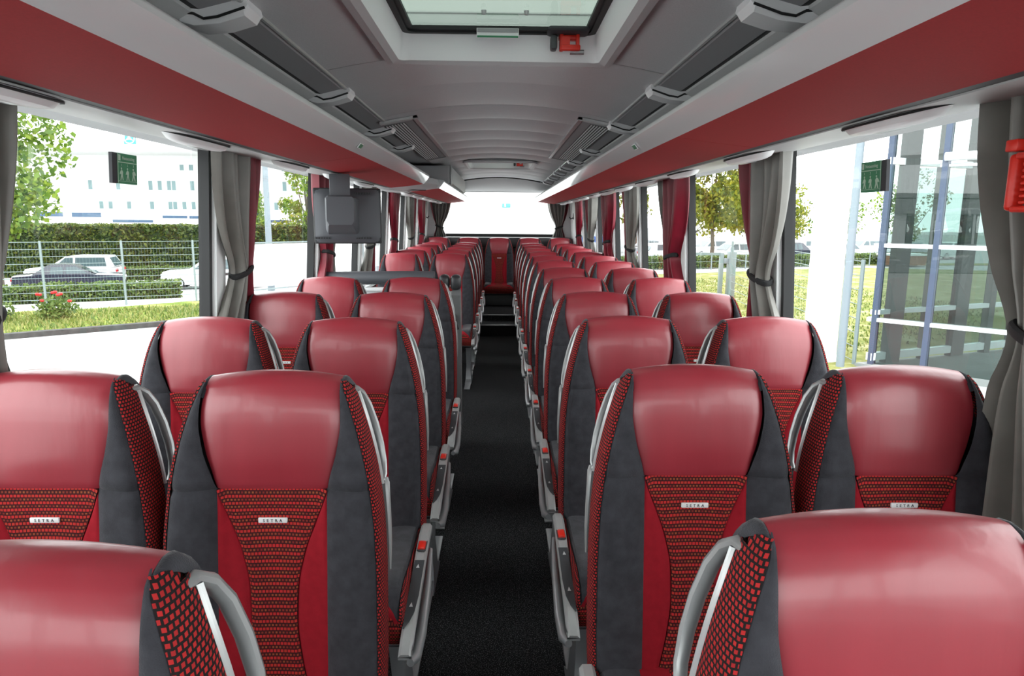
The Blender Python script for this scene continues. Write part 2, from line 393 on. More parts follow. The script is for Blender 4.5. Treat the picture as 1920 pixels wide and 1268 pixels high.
# front end behind the camera: windscreen lets the daylight in
b = B()
def fwl(x0, x1, z0, z1): b.box(((x0+x1)/2, Y0-.04, (z0+z1)/2), (x1-x0, .08, z1-z0))
fwl(-1.26, 1.26, -.1, .55); fwl(-1.26, -1.14, .55, 2.05); fwl(1.14, 1.26, .55, 2.05); fwl(-1.26, 1.26, 2.05, 2.34)
b.obj('wall_front', 'trim', smooth=False, label='front end wall around the windscreen', cat='wall', kind='structure')
B().faces([(-1.14, Y0-.05, .55), (1.14, Y0-.05, .55), (1.14, Y0-.05, 2.05), (-1.14, Y0-.05, 2.05)], [(0,1,2,3)]).obj(
    'window_22', 'glass', smooth=False, label='wide windscreen at the front end', cat='window', kind='structure')
# steps up to the back row
b = B(); b.box((0, 8.45+1.1, .07), (.50, 2.2, .14)); b.box((0, 8.80+.92, .11), (.50, 1.85, .22))
st = b.obj('aisle_steps', 'carpet', smooth=False, label='two black carpeted steps at the rear end of the aisle', cat='steps', kind='structure')
for y, z in ((8.45, .14), (8.80, .22)):
    B().box((0, y, z-.006), (.50, .03, .016), bev=.004).obj('step_nosing', 'silver', st)
B().box((0, 10.2, .2), (2.28, .75, .40), bev=.02).obj('bench_plinth', 'blackpad', label='black plinth under the rear row of seats', cat='plinth')

# ------------------------------------------------------------------ luggage racks
def rack(s, y0, y1, name, label, joints, brackets, units, ox=0, opening=True, stickers=()):
    t = thing(name, label, 'luggage rack')
    X = lambda p: [(s*(x+ox), z) for x, z in p]
    sg = 1 if s > 0 else -1
    ys = [y0]+joints+[y1]
    for a, e in zip(ys[:-1], ys[1:]):
        B().prism(X([(.832,1.684), (.70,1.698), (.582,1.714), (.582,1.722), (.70,1.706), (.832,1.692)]), 'y', a+.0015, e-.0015).obj('underside_panel', 'rackred', t, ang=20)
    B().prism(X([(.582,1.714), (.556,1.742), (.537,1.768), (.545,1.772), (.566,1.745), (.590,1.720)]), 'y', y0, y1).obj('fascia', 'fascia', t, ang=60)
    B().prism(X([(.537,1.768), (.535,1.776), (.540,1.784), (.560,1.786), (.580,1.76), (.566,1.755), (.545,1.772)]), 'y', y0, y1).obj('front_lip', 'duct', t, ang=60)
    B().prism(X([(.580,1.722), (1.11-ox,1.735), (1.11-ox,1.75), (.580,1.752)]), 'y', y0, y1).obj('shelf', 'rackin', t, ang=20)
    # black gap and light-grey service strip next to the window
    B().prism(X([(.832,1.684), (.868,1.686), (.868,1.715), (.832,1.700)]), 'y', y0, y1).obj('dark_gap', 'black', t, smooth=False)
    B().prism(X([(.868,1.682), (.93,1.686), (1.09-ox,1.704), (1.125-ox,1.712), (1.125-ox,1.735), (.868,1.712)]), 'y', y0, y1).obj('service_strip', 'strip', t, ang=30)
    if opening:
        B().prism(X([(.640,1.992), (.745,1.966), (.745,1.985), (.640,2.01)]), 'y', y0, y1).obj('mouth_panel', 'rackin', t, smooth=False)
        B().prism(X([(.745,1.966), (.765,1.968), (.765,1.985), (.745,1.985)]), 'y', y0, y1).obj('light_slot', 'black', t, smooth=False)
        B().prism(X([(.765,1.958), (.80,1.944), (.86,1.930), (1.13-ox,1.90), (1.13-ox,1.99), (.765,1.985)]), 'y', y0, y1).obj('air_duct', 'duct', t, ang=50)
        B().tube([(s*(.640+ox), y0, 1.990), (s*(.640+ox), y1, 1.990)], .008, 8).obj('rail', 'silver_l', t)
        for y in brackets:
            br = B()
            sec = [(.625,1.998), (.622,1.975), (.635,1.955), (.70,1.936), (.765,1.930), (.80,1.940), (.79,1.965), (.70,1.985)]
            rings = []
            for k, (dy, sc) in enumerate(((-.055, .6), (-.045, 1), (.045, 1), (.055, .6))):
                rings.append([(s*(x+ox), y+dy, 1.985+(z-1.985)*sc) for x, z in sec])
            br.loft(rings); o = br.obj('bracket', 'white', t, ang=30)
            B().tube([(s*(x+ox), y-.056, z+.004) for x, z in ((.63,1.968), (.70,1.945), (.735,1.940), (.76,1.952), (.80,1.955))], .0035, 6).obj('seam', 'black', o)
    for y in units:
        u = B(); c0 = (s*(.925+ox), y, 1.689)
        def dome(h, w, l):
            def f(a, v):
                r = v; an = 2*pi*a
                return (c0[0]+r*cos(an)*w, y+r*sin(an)*l, c0[2]+.014*(r*cos(an)*s*w/.085) - h*sqrt(max(0, 1-r**4)))
            return f
        u.grid(dome(.028, .060, .20), 28, 7); o = u.obj('light_unit', 'white', t)
        u = B(); u.grid(dome(.031, .036, .12), 20, 4); u.obj('lens', 'silver_l', o)
        u = B(); u.tube([(c0[0]+.0615*cos(q*pi/16), y+.203*sin(q*pi/16), c0[2]-.002+.012*cos(q*pi/16)*s) for q in range(32)], .003, 5, closed=True); u.obj('joint', 'black', o)
    for y in stickers:
        k = B(); c_ = Vector((s*(.5555+ox), y, 1.7405)); d_ = Vector((-s*.045, 0, .054)).normalized(); n_ = Vector((-s*.054, 0, -.045)).normalized()
        q = lambda a, b_, h: tuple(c_+Vector((0, a, 0))+d_*b_+n_*h)
        k.loft([[q(-.030,-.012,h), q(.030,-.012,h), q(.030,.012,h), q(-.030,.012,h)] for h in (.001, .004)]); o = k.obj('exit_sticker', 'white', t, smooth=False)
        k = B(); k.loft([[q(-.026,-.009,h), q(.026,-.009,h), q(.026,.009,h), q(-.026,.009,h)] for h in (.004, .005)]); k.obj('green_field', 'sign', o, smooth=False)
    # end caps
    for y, d in ((y0, -1), (y1, 1)):
        B().prism(X([(.832,1.684), (.70,1.698), (.582,1.714), (.556,1.742), (.537,1.768), (.54,1.784), (.60,1.79), (1.12-ox,1.80), (1.12-ox,1.72)]), 'y', y, y+d*.012).obj('end_cap', 'trim', t, ang=30)
    return t
rack(1, -1.6, 10.62, 'luggage_rack', 'long red and silver luggage rack above the right-hand windows', [2.25, 6.3],
     [-.6, .6, 1.81, 2.93, 3.98, 5.35, 6.36, 7.23, 8.03, 8.92, 9.92], [.7, 1.62, 2.55, 3.45, 4.3, 5.1, 5.9, 6.7, 7.5, 8.3, 9.1, 9.9], stickers=(2.80,))
rack(-1, -1.6, 5.42, 'luggage_rack', 'front red and silver luggage rack above the left-hand windows', [3.05],
     [-.6, .6, 1.90, 3.08, 4.25, 5.2], [.5, 1.32, 2.2, 3.15, 4.0, 4.8], stickers=(2.87,))
rk = rack(-1, 6.15, 10.62, 'luggage_rack', 'rear red luggage rack on the left under the closed locker', [8.3], [], [6.6, 7.4, 8.2, 9.0, 9.8], ox=-.055, opening=False)
fa = thing('rack_fairing', 'grey curved fairing joining the two left luggage racks', 'fairing')
secA = [(.832,1.684), (.70,1.698), (.60,1.712), (.575,1.742), (.59,1.79), (.75,1.84), (1.11,1.84), (1.11,1.72)]
rings = []
for y, dx in ((5.43, .0), (5.6, .06), (5.8, .03), (6.0, -.03), (6.14, -.055)):
    rings.append([(-(min(1.115, x+dx)), y, z) for x, z in secA])
B().loft(rings).obj('shell', 'trim', fa, ang=50)
B().box((-.72, 5.95, 1.689), (.20, .012, .008)).obj('joint', 'black', fa, smooth=False)
lk = thing('overhead_locker', 'grey closed overhead locker on the left near the rear', 'locker')
B().box((-.79, 8.25, 1.878), (.62, 2.7, .18), bev=.02).obj('body', 'wallg', lk)
B().box((-.474, 8.25, 1.878), (.012, 2.6, .16), bev=.005).obj('door', 'trim', lk)
B().box((-.475, 6.92, 1.878), (.02, .03, .20), bev=.006).obj('corner_trim', 'silver_l', lk)
b = B(); b.prism([(-.64, 1.996), (-.64, 2.02), (-1.12, 2.02), (-1.12, 1.996)], 'y', 5.42, 10.3); b.obj('ceiling_infill', 'ceil', ceil, smooth=False)
b = B(); b.prism([(.64, 2.02), (1.13, 2.02), (1.13, 1.97), (.64, 1.995)], 'y', 10.0, 10.3); b.obj('ceiling_infill', 'ceil', ceil, smooth=False)

# ------------------------------------------------------------------ ceiling vents
def vent(s, label):
    t = thing('ceiling_vent', label, 'vent', group='ceiling air vents')
    xa, xb, ya, yb = .455, .665, 3.98, 6.44
    P = lambda x, y, d=0: (s*x, y, zc(x)-d)
    def slab(x0, x1, y0, y1, d0, d1):
        b = B()
        b.loft([[P(x0,y0,d0), P(x1,y0,d0), P(x1,y1,d0), P(x0,y1,d0)], [P(x0,y0,d1), P(x1,y0,d1), P(x1,y1,d1), P(x0,y1,d1)]]); return b
    slab(xa+.01, xb, ya+.02, yb-.02, .004, .010).obj('backing', 'rackin', t, smooth=False)
    slab(xa, xa+.022, ya, yb, .002, .020).obj('frame_rail', 'silver_l', t, smooth=False)
    slab(xa, xb, ya, ya+.05, .002, .016).obj('frame_rail', 'duct', t, smooth=False)
    slab(xa, xb, yb-.03, yb, .002, .014).obj('frame_rail', 'rackin', t, smooth=False)
    slab(.535, xb-.005, ya+.13, yb-.10, .009, .0115).obj('slot_field', 'black', t, smooth=False)
    for k in range(7):
        x = .545+.0165*k
        slab(x, x+.008, ya+.14, yb-.11, .0118, .0138).obj('slat', 'white', t, smooth=False)
vent(-1, 'slatted grey air vent in the ceiling on the left'); vent(1, 'slatted grey air vent in the ceiling on the right')

# ------------------------------------------------------------------ roof hatches
def hatch(h, label, big):
    x0, x1, y0, y1 = h; t = thing('roof_hatch', label, 'roof hatch')
    xm, ym = (x0+x1)/2, (y0+y1)/2
    def ringloft(specs, n=6):
        rings = []
        for (ins, z, r) in specs:
            ring = []
            for cx, cy, a0 in ((x1-ins-r, y1-ins-r, 0), (x0+ins+r, y1-ins-r, pi/2), (x0+ins+r, y0+ins+r, pi), (x1-ins-r, y0+ins+r, 1.5*pi)):
                for k in range(n+1):
                    a = a0+pi/2*k/n; x = cx+r*cos(a); ring.append((x, cy+r*sin(a), z if z > 2.07 else zc(x)+z))
            rings.append(ring)
        return B().loft(rings, caps=False)
    ringloft([(-.012, -.004, .05), (-.012, -.022, .05), (.012, -.026, .04), (.034, -.018, .035)]).obj('outer_frame', 'trim', t, ang=25)
    ringloft([(.034, -.018, .035), (.040, 0.0, .035), (.052, 2.115, .03)]).obj('recess', 'white', t, ang=50)
    ringloft([(.050, 2.112, .03), (.072, 2.112, .03), (.072, 2.13, .03)]).obj('gasket', 'black', t, ang=30)
    ringloft([(.066, 2.132, .03), (.03, 2.17, .02), (-.02, 2.21, .02)]).obj('collar', 'white', t, ang=30)
    B().faces([(x0+.05, y0+.05, 2.128), (x1-.05, y0+.05, 2.128), (x1-.05, y1-.05, 2.128), (x0+.05, y1-.05, 2.128)], [(0,1,2,3)]).obj('glass', 'hatchglass', t, smooth=False)
    b = B().box((xm, y1-.08, 2.124), (x1-x0-.12, .035, .012)); b.box((xm, y0+.08, 2.124), (x1-x0-.12, .035, .012))
    for x in (x0+.075, x1-.075): b.box((x, ym, 2.124), (.03, y1-y0-.12, .012))
    b.obj('border', 'black', t, smooth=False)
    hx, hy = x1-.155, y1-.135
    hd = B(); hd.box((hx, hy+.02, 2.110), (.15, .09, .02), bev=.012); o = hd.obj('latch_plate', 'ink', t)
    hd = B(); hd.box((hx+.01, hy+.02, 2.055), (.070, .020, .020), bev=.005); hd.box((hx-.022, hy+.032, 2.078), (.014, .03, .065), bev=.004); hd.box((hx+.036, hy+.032, 2.078), (.012, .03, .06), bev=.004)
    hd.box((hx+.006, hy+.045, 2.095), (.075, .03, .02), bev=.005); hd.box((hx-.008, hy+.02, 2.078), (.03, .012, .03))
    hd.obj('emergency_handle', 'red_pl', t)
    B().tube([(hx+.01, hy+.04, 2.045), (hx+.06, hy+.04, 2.045)], .009, 10).obj('pivot', 'leg', t)
    B().box((hx-.05, hy+.03, 2.072), (.024, .05, .05), bev=.008).obj('latch_block', 'inset', t)
    if big:
        o = B().box((xm-.005, y1-.105, 2.103), (.15, .004, .034), bev=.001).obj('card_holder', 'white', t)
        B().box((xm-.005, y1-.109, 2.091), (.146, .003, .006)).obj('green_edge', 'sign', o, smooth=False)
        B().box((xm-.005, y1-.109, 2.112), (.146, .003, .012)).obj('grey_field', 'rackin', o, smooth=False)
        for dx in (-.05, .09): B().lathe([(.0, -.012), (.007, -.012), (.009, 0), (.0, 0)], (xm+dx, y1-.30, 2.124), n=10).obj('hinge_stud', 'silver_l', t)
hatch(HA[0], 'large tinted glass roof hatch with red handle, nearest the camera', True)
hatch(HA[1], 'smaller far roof hatch with red handle near the rear', False)

# ------------------------------------------------------------------ coach seats
YF = spl((.40,-.108), (.6,-.086), (.75,-.067), (.88,-.050), (.97,-.043), (1.04,-.038), (1.085,-.029), (1.115,-.013), (1.13,.004))
OUT = spl((.40,.221), (.55,.226), (.70,.225), (.80,.221), (.91,.209), (1.0,.190), (1.06,.172), (1.10,.156), (1.122,.146))
HW = spl((.898,.113), (.93,.121), (.98,.135), (1.04,.143), (1.09,.141), (1.122,.137))
CP = spl((.40,.082), (.47,.070), (.54,.056), (.62,.047), (.69,.049), (.77,.065), (.83,.087), (.875,.105), (.898,.113))
INN = lambda z: .112 if z < .898 else HW(z)
ZE = spl((-.04,1.118), (-.012,1.117), (0,1.117), (.015,1.112), (.03,1.102), (.045,1.086), (.06,1.062))
def sst(a, b, x): t = max(0, min(1, (x-a)/(b-a))); return t*t*(3-2*t)
def FR(x, z):
    a = abs(x); h = OUT(z); y = YF(z)
    t = max(0, min(1, (a-.095)/max(.01, h-.095)))
    y -= .024*sin(pi*t*.66)*(1-.65*sst(.92, 1.1, z))
    e = h-a
    if e < .03: y += .024*(1-sqrt(max(0, 1-((.03-e)/.03)**2)))
    y -= .010*max(0, 1-(a/.14)**2)*sst(.88, .97, z)
    y += .006*max(0, 1-(a/.11)**2)*(1-sst(.80, .90, z))
    return y
def panel(xl, xr, zb, zt, nu, nv, groove=.005):
    def f(u, v):
        z = zb+(zt-zb)*v; x0, x1 = xl(z), xr(z); x = x0+(x1-x0)*u
        w = abs(x1-x0); du = min(u, 1-u)*w; dv = min(v, 1-v)*abs(zt-zb)
        g = groove*(exp(-du/.005)+exp(-dv/.005))
        return (x, FR(x, z)+g, z)
    return B().grid(f, nu, nv)
PATH = [(-.050,.898), (-.047,.925), (-.044,.96), (-.041,1.0), (-.037,1.04), (-.032,1.07), (-.024,1.095), (-.012,1.115), (.004,1.128), (.022,1.134), (.040,1.132), (.056,1.120), (.066,1.10), (.072,1.07)]
def headrest():
    n = len(PATH)-1
    def f(u, v):
        k = v*n; i = min(n-1, int(k)); t = k-i
        y = PATH[i][0]*(1-t)+PATH[i+1][0]*t; z = PATH[i][1]*(1-t)+PATH[i+1][1]*t
        x = (2*u-1)*HW(z); a = abs(x)/.137
        y -= .010*max(0, 1-(x/.14)**2)*sst(.88, .97, z)*(1 if y < .01 else 0 if y > .04 else (.04-y)/.03)
        if y < -.01: y += .0035*exp(-(HW(z)-abs(x))/.005) + .004*exp(-(z-.898)/.006)
        z -= .013*a*a*sst(1.0, 1.13, z)
        return (x, y, z)
    return B().grid(f, 22, 40)
def cush_path(t):
    P = [(-.075,.470), (-.14,.458), (-.24,.452), (-.36,.458), (-.45,.466), (-.51,.462), (-.552,.442), (-.565,.41), (-.56,.375), (-.545,.35)]
    k = t*(len(P)-1); i = min(len(P)-2, int(k)); q = k-i
    return P[i][0]*(1-q)+P[i+1][0]*q, P[i][1]*(1-q)+P[i+1][1]*q
CB = spl((0,.118), (.4,.122), (.55,.15), (.68,.20), (.72,.206), (1,.206))       # inner edge of the cushion bolster
CC = spl((0,.05), (.3,.055), (.5,.085), (.65,.16), (.72,.199), (1,.2))
def cpanel(xl, xr, t0, t1, nu, nv):
    def f(u, v):
        t = t0+(t1-t0)*v; x0, x1 = xl(t), xr(t); x = x0+(x1-x0)*u; y, z = cush_path(t)
        a = abs(x); lift = .022*sin(pi*max(0, min(1, (a-.10)/.11))*.7)*(1-sst(.5, .75, t))
        if a > .195: lift -= .012*((a-.195)/.016)**2
        du = min(u, 1-u)*abs(x1-x0)
        return (x, y, z+lift-.003*exp(-du/.005))
    return B().grid(f, nu, nv)
def build_seat_meshes():
    D = {}
    D['headrest'] = [(headrest().mesh('headrest', M['leather']), None)]
    D['upper_bolster'] = [(panel(lambda z, s=s: s*HW(z), lambda z, s=s: s*(OUT(z)-.008), .900, 1.121, 8, 22).mesh('upper_bolster', M['suede']), None) for s in (1, -1)]
    D['lower_bolster'] = [(panel(lambda z, s=s: s*.112, lambda z, s=s: s*(OUT(z)-.008), .42, .900, 9, 30).mesh('lower_bolster', M['suede']), None) for s in (1, -1)]
    D['side_panel'] = [(panel(lambda z, s=s: s*CP(z), lambda z, s=s: s*.1121, .42, .899, 7, 36).mesh('side_panel', M['red_fabric']), None) for s in (1, -1)]
    D['centre_panel'] = [(panel(lambda z: -CP(z), CP, .42, .899, 14, 36, .002).mesh('centre_panel', M['weave']), None)]
    def band(s):
        def f(u, v):
            z = .42+(1.121-.42)*v; o = OUT(z); y = YF(z); k = 1
            pts = [(o-.0085, FR(o-.0085, z)+.002), (o-.002, FR(o-.004, z)-.001), (o+.003, FR(o-.001, z)+.008), (o+.005, y+.042*k), (o+.002, y+.062*k)]
            i = min(3, int(u*4)); t = u*4-i; yy = pts[i][1]*(1-t)+pts[i+1][1]*t
            return (s*(pts[i][0]*(1-t)+pts[i+1][0]*t), yy, min(z, ZE(yy)))
        return B().grid(f, 8, 36)
    def shoulder(s):
        k0 = 6; n = 5
        def f(u, v):
            q = k0+v*n; i = min(len(PATH)-2, int(q)); t = q-i
            y = PATH[i][0]*(1-t)+PATH[i+1][0]*t; z = PATH[i][1]*(1-t)+PATH[i+1][1]*t
            xi, zi = HW(z)-.002, z-.013*sst(1.0, 1.13, z)-.001; zo = min(ZE(y), zi)-.003; xo = OUT(min(1.118, max(zo, 1.05)))-.001
            bul = .004*sin(pi*u)
            return (s*(xi+(xo-xi)*u), y+.002, zi+(zo-zi)*u*u+bul)
        return B().grid(f, 5, 16)
    D['shoulder'] = [(shoulder(s).mesh('shoulder', M['suede']), None) for s in (1, -1)]
    D['edge_band'] = [(band(s).mesh('edge_band', M['check'], ang=60), None) for s in (1, -1)]
    def back(u, v):
        z = .36+(1.108-.36)*v; o = OUT(max(.42, z)); y = YF(max(.42, z)); w = 2*u-1; k = 1-sst(.98, 1.108, z)
        return (o*w*(1.01-.02*(1-k)), y+.054+.006*k+(.012+.033*k)*(1-abs(w)**6), z)
    sh = B().grid(back, 20, 24)
    D['back_shell'] = [(sh.mesh('back_shell', M['shell']), None)]
    bd = B().box((0, FR(0, .833)-.0025, .833), (.060, .006, .0115), bev=.002).mesh('badge', M['badge'])
    tx = text_mesh('lettering', 'SETRA', .0092, 'ink', 1.75)
    tx.transform(Matrix.Translation((0, FR(0, .833)-.0057, .833)) @ Matrix.Rotation(pi/2, 4, 'X'))
    D['badge'] = [(bd, [('lettering', tx)])]
    D['cushion_bolster'] = [(cpanel(lambda t, s=s: s*CB(t), lambda t, s=s: s*.2115, 0, .74, 8, 20).mesh('cushion_bolster', M['suede']), None) for s in (1, -1)]
    D['cushion_side'] = [(cpanel(lambda t, s=s: s*CC(t), lambda t, s=s: s*(CB(t)+.0004 if t < .7 else .2115), 0, .74, 5, 20).mesh('cushion_side', M['red_fabric']), None) for s in (1, -1)]
    cc = cpanel(lambda t: -CC(t), CC, 0, .74, 12, 20); cc.grid(lambda u, v: ((2*u-1)*.2115, *cush_path(.74+.26*v)), 10, 8)
    D['cushion_centre'] = [(cc.mesh('cushion_centre', M['weave']), None)]
    def cedge(s):
        def f(u, v):
            y, z = cush_path(v); k = 1-sst(.6, .95, v)
            pts = [(.210, z+.012*(1-sst(.5,.75,v))), (.218, z+.002), (.222, z-.02*k-.004), (.219, max(.345, z-.07*k))]
            i = min(2, int(u*3)); t = u*3-i
            return (s*(pts[i][0]*(1-t)+pts[i+1][0]*t), y, pts[i][1]*(1-t)+pts[i+1][1]*t)
        return B().grid(f, 6, 26)
    D['cushion_edge'] = [(cedge(s).mesh('cushion_edge', M['check'], ang=60), None) for s in (1, -1)]
    D['seat_pan'] = [(B().prism([(-.05,.43), (-.10,.345), (-.53,.335), (-.55,.352), (-.53,.40), (-.06,.46)], 'x', -.214, .214).mesh('seat_pan', M['shell'], ang=30), None)]
    return D
def seat_side_meshes(s):
    """parts on the aisle side: s = -1 for seats right of the aisle, +1 for seats left of it"""
    D = {}
    o = [(.018,1.092), (.040,1.090), (.062,1.074), (.076,1.045), (.082,1.0), (.081,.955), (.074,.915), (.060,.890), (.040,.880)]
    hm = B().tube([(s*(OUT(z)-.002), y, z) for y, z in o], [.007,.0095,.011,.0115,.0115,.011,.010,.009,.006], 10, flat=.85).mesh('grab_handle', M['silver'])
    inn = B().tube([(s*(OUT(z)+.002), YF(z)+.066, z) for z in (1.085, 1.06, 1.03, 1.0, .97, .94, .91, .885)], .005, 8).mesh('handle_rim', M['silver_l'])
    low = B().tube([(s*(OUT(z)+.003), y, z) for y, z in ((.050,.886), (.046,.875), (.036,.85), (.026,.80), (.018,.75), (.008,.69))], [.006,.009,.008,.007,.006,.003], 8).mesh('handle_tail', M['silver'])
    D['grab_handle'] = [(hm, [('handle_rim', inn), ('handle_tail', low)])]
    return D
def console_meshes(s):
    D = {}
    up = spl((-.64,.388), (-.60,.408), (-.52,.430), (-.40,.452), (-.26,.474), (-.16,.488), (-.11,.486))
    lo = lambda y: up(y)-.034
    X0, X1 = .219, .253
    rings = []
    for y in [-.64,-.625,-.60,-.56,-.5,-.42,-.34,-.26,-.18,-.13,-.11]:
        a, b = up(y), lo(y)+(.02 if y < -.62 else 0); r = .007
        rings.append([(s*X0, y, b), (s*X0, y, a-r), (s*(X0+r), y, a), (s*(X1-r), y, a), (s*X1, y, a-r*1.4), (s*X1, y, b+.01), (s*(X1-.010), y, b)])
    body = B().loft(rings).mesh('side_console', M['silver_l'], ang=35)
    ins = B()
    yy = [-.575,-.555,-.52,-.46,-.40,-.35,-.315]; wd = [.10,.5,.85,1,1,1,1]
    ins.loft([[(s*(X0+.003), y, up(y)+.0004), (s*(X0+.003+.0285*w), y, up(y)+.0004), (s*(X0+.003+.0285*w), y, up(y)+.0026), (s*(X0+.003), y, up(y)+.0026)] for y, w in zip(yy, wd)])
    subs = [('control_panel', ins.mesh('control_panel', M['inset'], ang=30))]
    for y in (-.345, -.50):
        z = up(y)+.0034
        subs.append(('icon', B().faces([(s*.230, y-.008, z), (s*.240, y-.008, z), (s*.235, y+.010, z+.0022)], [(0,1,2)]).mesh('icon', M['trim'], smooth=False)))
    subs.append(('red_button', B().box((s*.236, -.250, up(-.25)+.004), (.022, .046, .014), bev=.004).mesh('red_button', M['red_pl'])))
    subs.append(('button_bezel', B().box((s*.236, -.245, up(-.245)), (.027, .060, .006), bev=.002).mesh('button_bezel', M['inset'])))
    subs.append(('lower_rail', B().tube([(s*.248, -.13, .405), (s*.256, -.3, .375), (s*.258, -.48, .345), (s*.254, -.57, .335), (s*.245, -.61, .345)], [.008,.012,.015,.015,.010], 10).mesh('lower_rail', M['leg'])))
    D['side_console'] = [(body, subs)]
    return D
def leg_meshes(s):
    x = s*.185
    r = []
    for z, y0, y1, w in ((.36,-.50,-.22,.05), (.30,-.46,-.26,.042), (.15,-.42,-.30,.036), (.03,-.44,-.28,.05), (.0,-.50,-.22,.06)):
        r.append([(x-w/2, y0, z), (x+w/2, y0, z), (x+w/2, y1, z), (x-w/2, y1, z)])
    lg = B().loft(r).mesh('leg', M['leg'], ang=30)
    tr = B().box((0, -.36, .338), (.42, .05, .03), bev=.006).mesh('cross_bar', M['leg'])
    fr = B().box((x, -.36, .006), (.05, .70, .012), bev=.003).mesh('floor_rail', M['leg'])
    return {'leg': [(lg, None)], 'cross_bar': [(tr, None)], 'floor_rail': [(fr, None)]}
BASE = build_seat_meshes()
SIDE = {s: seat_side_meshes(s) for s in (1, -1)}
CONS = {s: console_meshes(s) for s in (1, -1)}
LEGS = {s: leg_meshes(s) for s in (1, -1)}
def seat(x, y, z, s, aisle, label, handle=True, legs=True):
    t = thing('coach_seat', label, 'seat', (x, y, z), 0, 'coach seats')
    sets = [BASE]
    if handle: sets.append(SIDE[s])
    if aisle: sets.append(CONS[s])
    if legs: sets.append(LEGS[s])
    for D in sets:
        for nm, lst in D.items():
            for me, subs in lst:
                o = link(nm, me, t)
                for sn, sm in subs or (): link(sn, sm, o)
    return t
ORD = 'first second third fourth fifth sixth seventh eighth ninth tenth eleventh twelfth'.split()
for i in range(12):
    y = -.1024+.78*(i+1)
    for x, nm in ((.449, 'aisle'), (.915, 'window')):
        seat(x, y, 0, -1, nm == 'aisle', 'red and charcoal coach %s seat, right of the aisle, %s row from the camera' % (nm, ORD[i]))
LY = [-.1788+.78*(i+1) for i in range(5)] + [6.40, 7.15, 7.90, 8.65, 9.40]
for i, y in enumerate(LY):
    for x, nm in ((-.449, 'aisle'), (-.915, 'window')):
        seat(x, y, 0, 1, nm == 'aisle', 'red and charcoal coach %s seat, left of the aisle, %s row from the camera' % (nm, ORD[i]))
for x, s, nm in ((-.905, 1, 'leftmost seat'), (-.449, 1, 'second seat from the left'), (0, 1, 'middle seat facing down the aisle'), (.449, -1, 'second seat from the right'), (.905, -1, 'rightmost seat')):
    seat(x, 10.18, .05, s, False, 'red and charcoal coach seat in the back row, %s' % nm, handle=False, legs=False)

# ------------------------------------------------------------------ curtains
def curtain(s, yc, w, near, label, flip=False, xin=.055, loc=None, rz=0, ztop=1.705, zbot=.80, tie=1.225):
    t = thing('curtain', label, 'curtain', group='tied window curtains')
    ws = spl((zbot,.80), (tie-.12,.54), (tie-.05,.38), (tie,.32), (tie+.045,.38), (tie+.135,.62), (tie+.27,.86), (tie+.39,.97), (ztop,1.0))
    sh = spl((zbot,0), (tie,.06), (tie+.22,.02), (ztop,0))
    ph = random.uniform(0, 6); n = 5.5
    def P(u, z, lay=0):
        k = ws(z); y = (u-.5)*w*k*(-1 if flip else 1) + sh(z)*w
        amp = .036*(.45+.55*k)
        d = amp*sin(2*pi*n*u+ph) + .012*sin(2*pi*2.1*u+ph*2+z*3) + .03*(1-k)*cos(pi*(u-.5)) + lay
        if loc: return (loc[0]+y*cos(rz)-d*sin(rz), loc[1]+y*sin(rz)+d*cos(rz), z)
        return (s*(xw(z)-xin-d), yc+y, z)
    split = .90 if loc else .62 if near == 'grey' else .72
    c1, c2 = ('grey_satin', 'red_satin') if near == 'grey' else ('red_satin', 'grey_satin')
    def g(u0, u1, lay): return B().grid(lambda u, v: P(u0+(u1-u0)*u, zbot+(ztop-zbot)*v, lay), int(60*(u1-u0)), 36)
    g(0, split, .004).obj('grey_fabric' if near == 'grey' else 'red_fabric', c1, t, ang=180)
    g(split-.04, 1, 0).obj('red_fabric' if near == 'grey' else 'grey_fabric', c2, t, ang=180)
    tb = []
    for q in range(24):
        a = 2*pi*q/24; u = .5+.56*cos(a); k = P(.5, tie)
        yy = .170*w*cos(a) + sh(tie)*w; d = .014+.034*sin(a)
        if loc: tb.append((loc[0]+yy*cos(rz)-d*sin(rz), loc[1]+yy*sin(rz)+d*cos(rz), tie+.02*cos(a)))
        else: tb.append((s*(xw(tie)-xin-d), yc+yy, tie+.02*cos(a)*(1 if near == 'grey' else -1)))
    B().tube(tb, .009, 8, closed=True, flat=1.5, flatdir=(0,0,1)).obj('tie_band', 'tie', t)
RC = [(1.265,.42,'grey'), (2.74,.50,'grey'), (4.21,.56,'red'), (5.57,.60,'grey'), (6.80,.62,'red'), (8.02,.64,'grey'), (9.28,.60,'red')]
for i, (y, w, k) in enumerate(RC):
    curtain(1, y, w, k, '%s satin curtain tied back at the right windows, %s from the camera' % ({'grey': 'grey and red', 'red': 'red and grey'}[k], ORD[i]), flip=(i == 0), zbot=.80 if i == 0 else 1.0)
LC = [(1.40,.40,'grey'), (2.88,.50,'grey'), (4.36,.46,'red'), (5.78,.50,'grey'), (7.10,.52,'red'), (8.43,.56,'grey'), (9.60,.54,'red')]
for i, (y, w, k) in enumerate(LC):
    curtain(-1, y, w, k, '%s satin curtain tied back at the left windows, %s from the camera' % ({'grey': 'grey and red', 'red': 'red and grey'}[k], ORD[i]), flip=(i == 0), zbot=.80 if i == 0 else 1.0)
curtain(-1, 0, .34, 'grey', 'grey curtain tied back at the left edge of the rear window', loc=(-.90, 10.62), rz=pi, ztop=1.80, zbot=1.0, tie=1.33)
curtain(1, 0, .34, 'grey', 'grey curtain tied back at the right edge of the rear window', loc=(.90, 10.62), rz=0, ztop=1.80, zbot=1.0, tie=1.33)
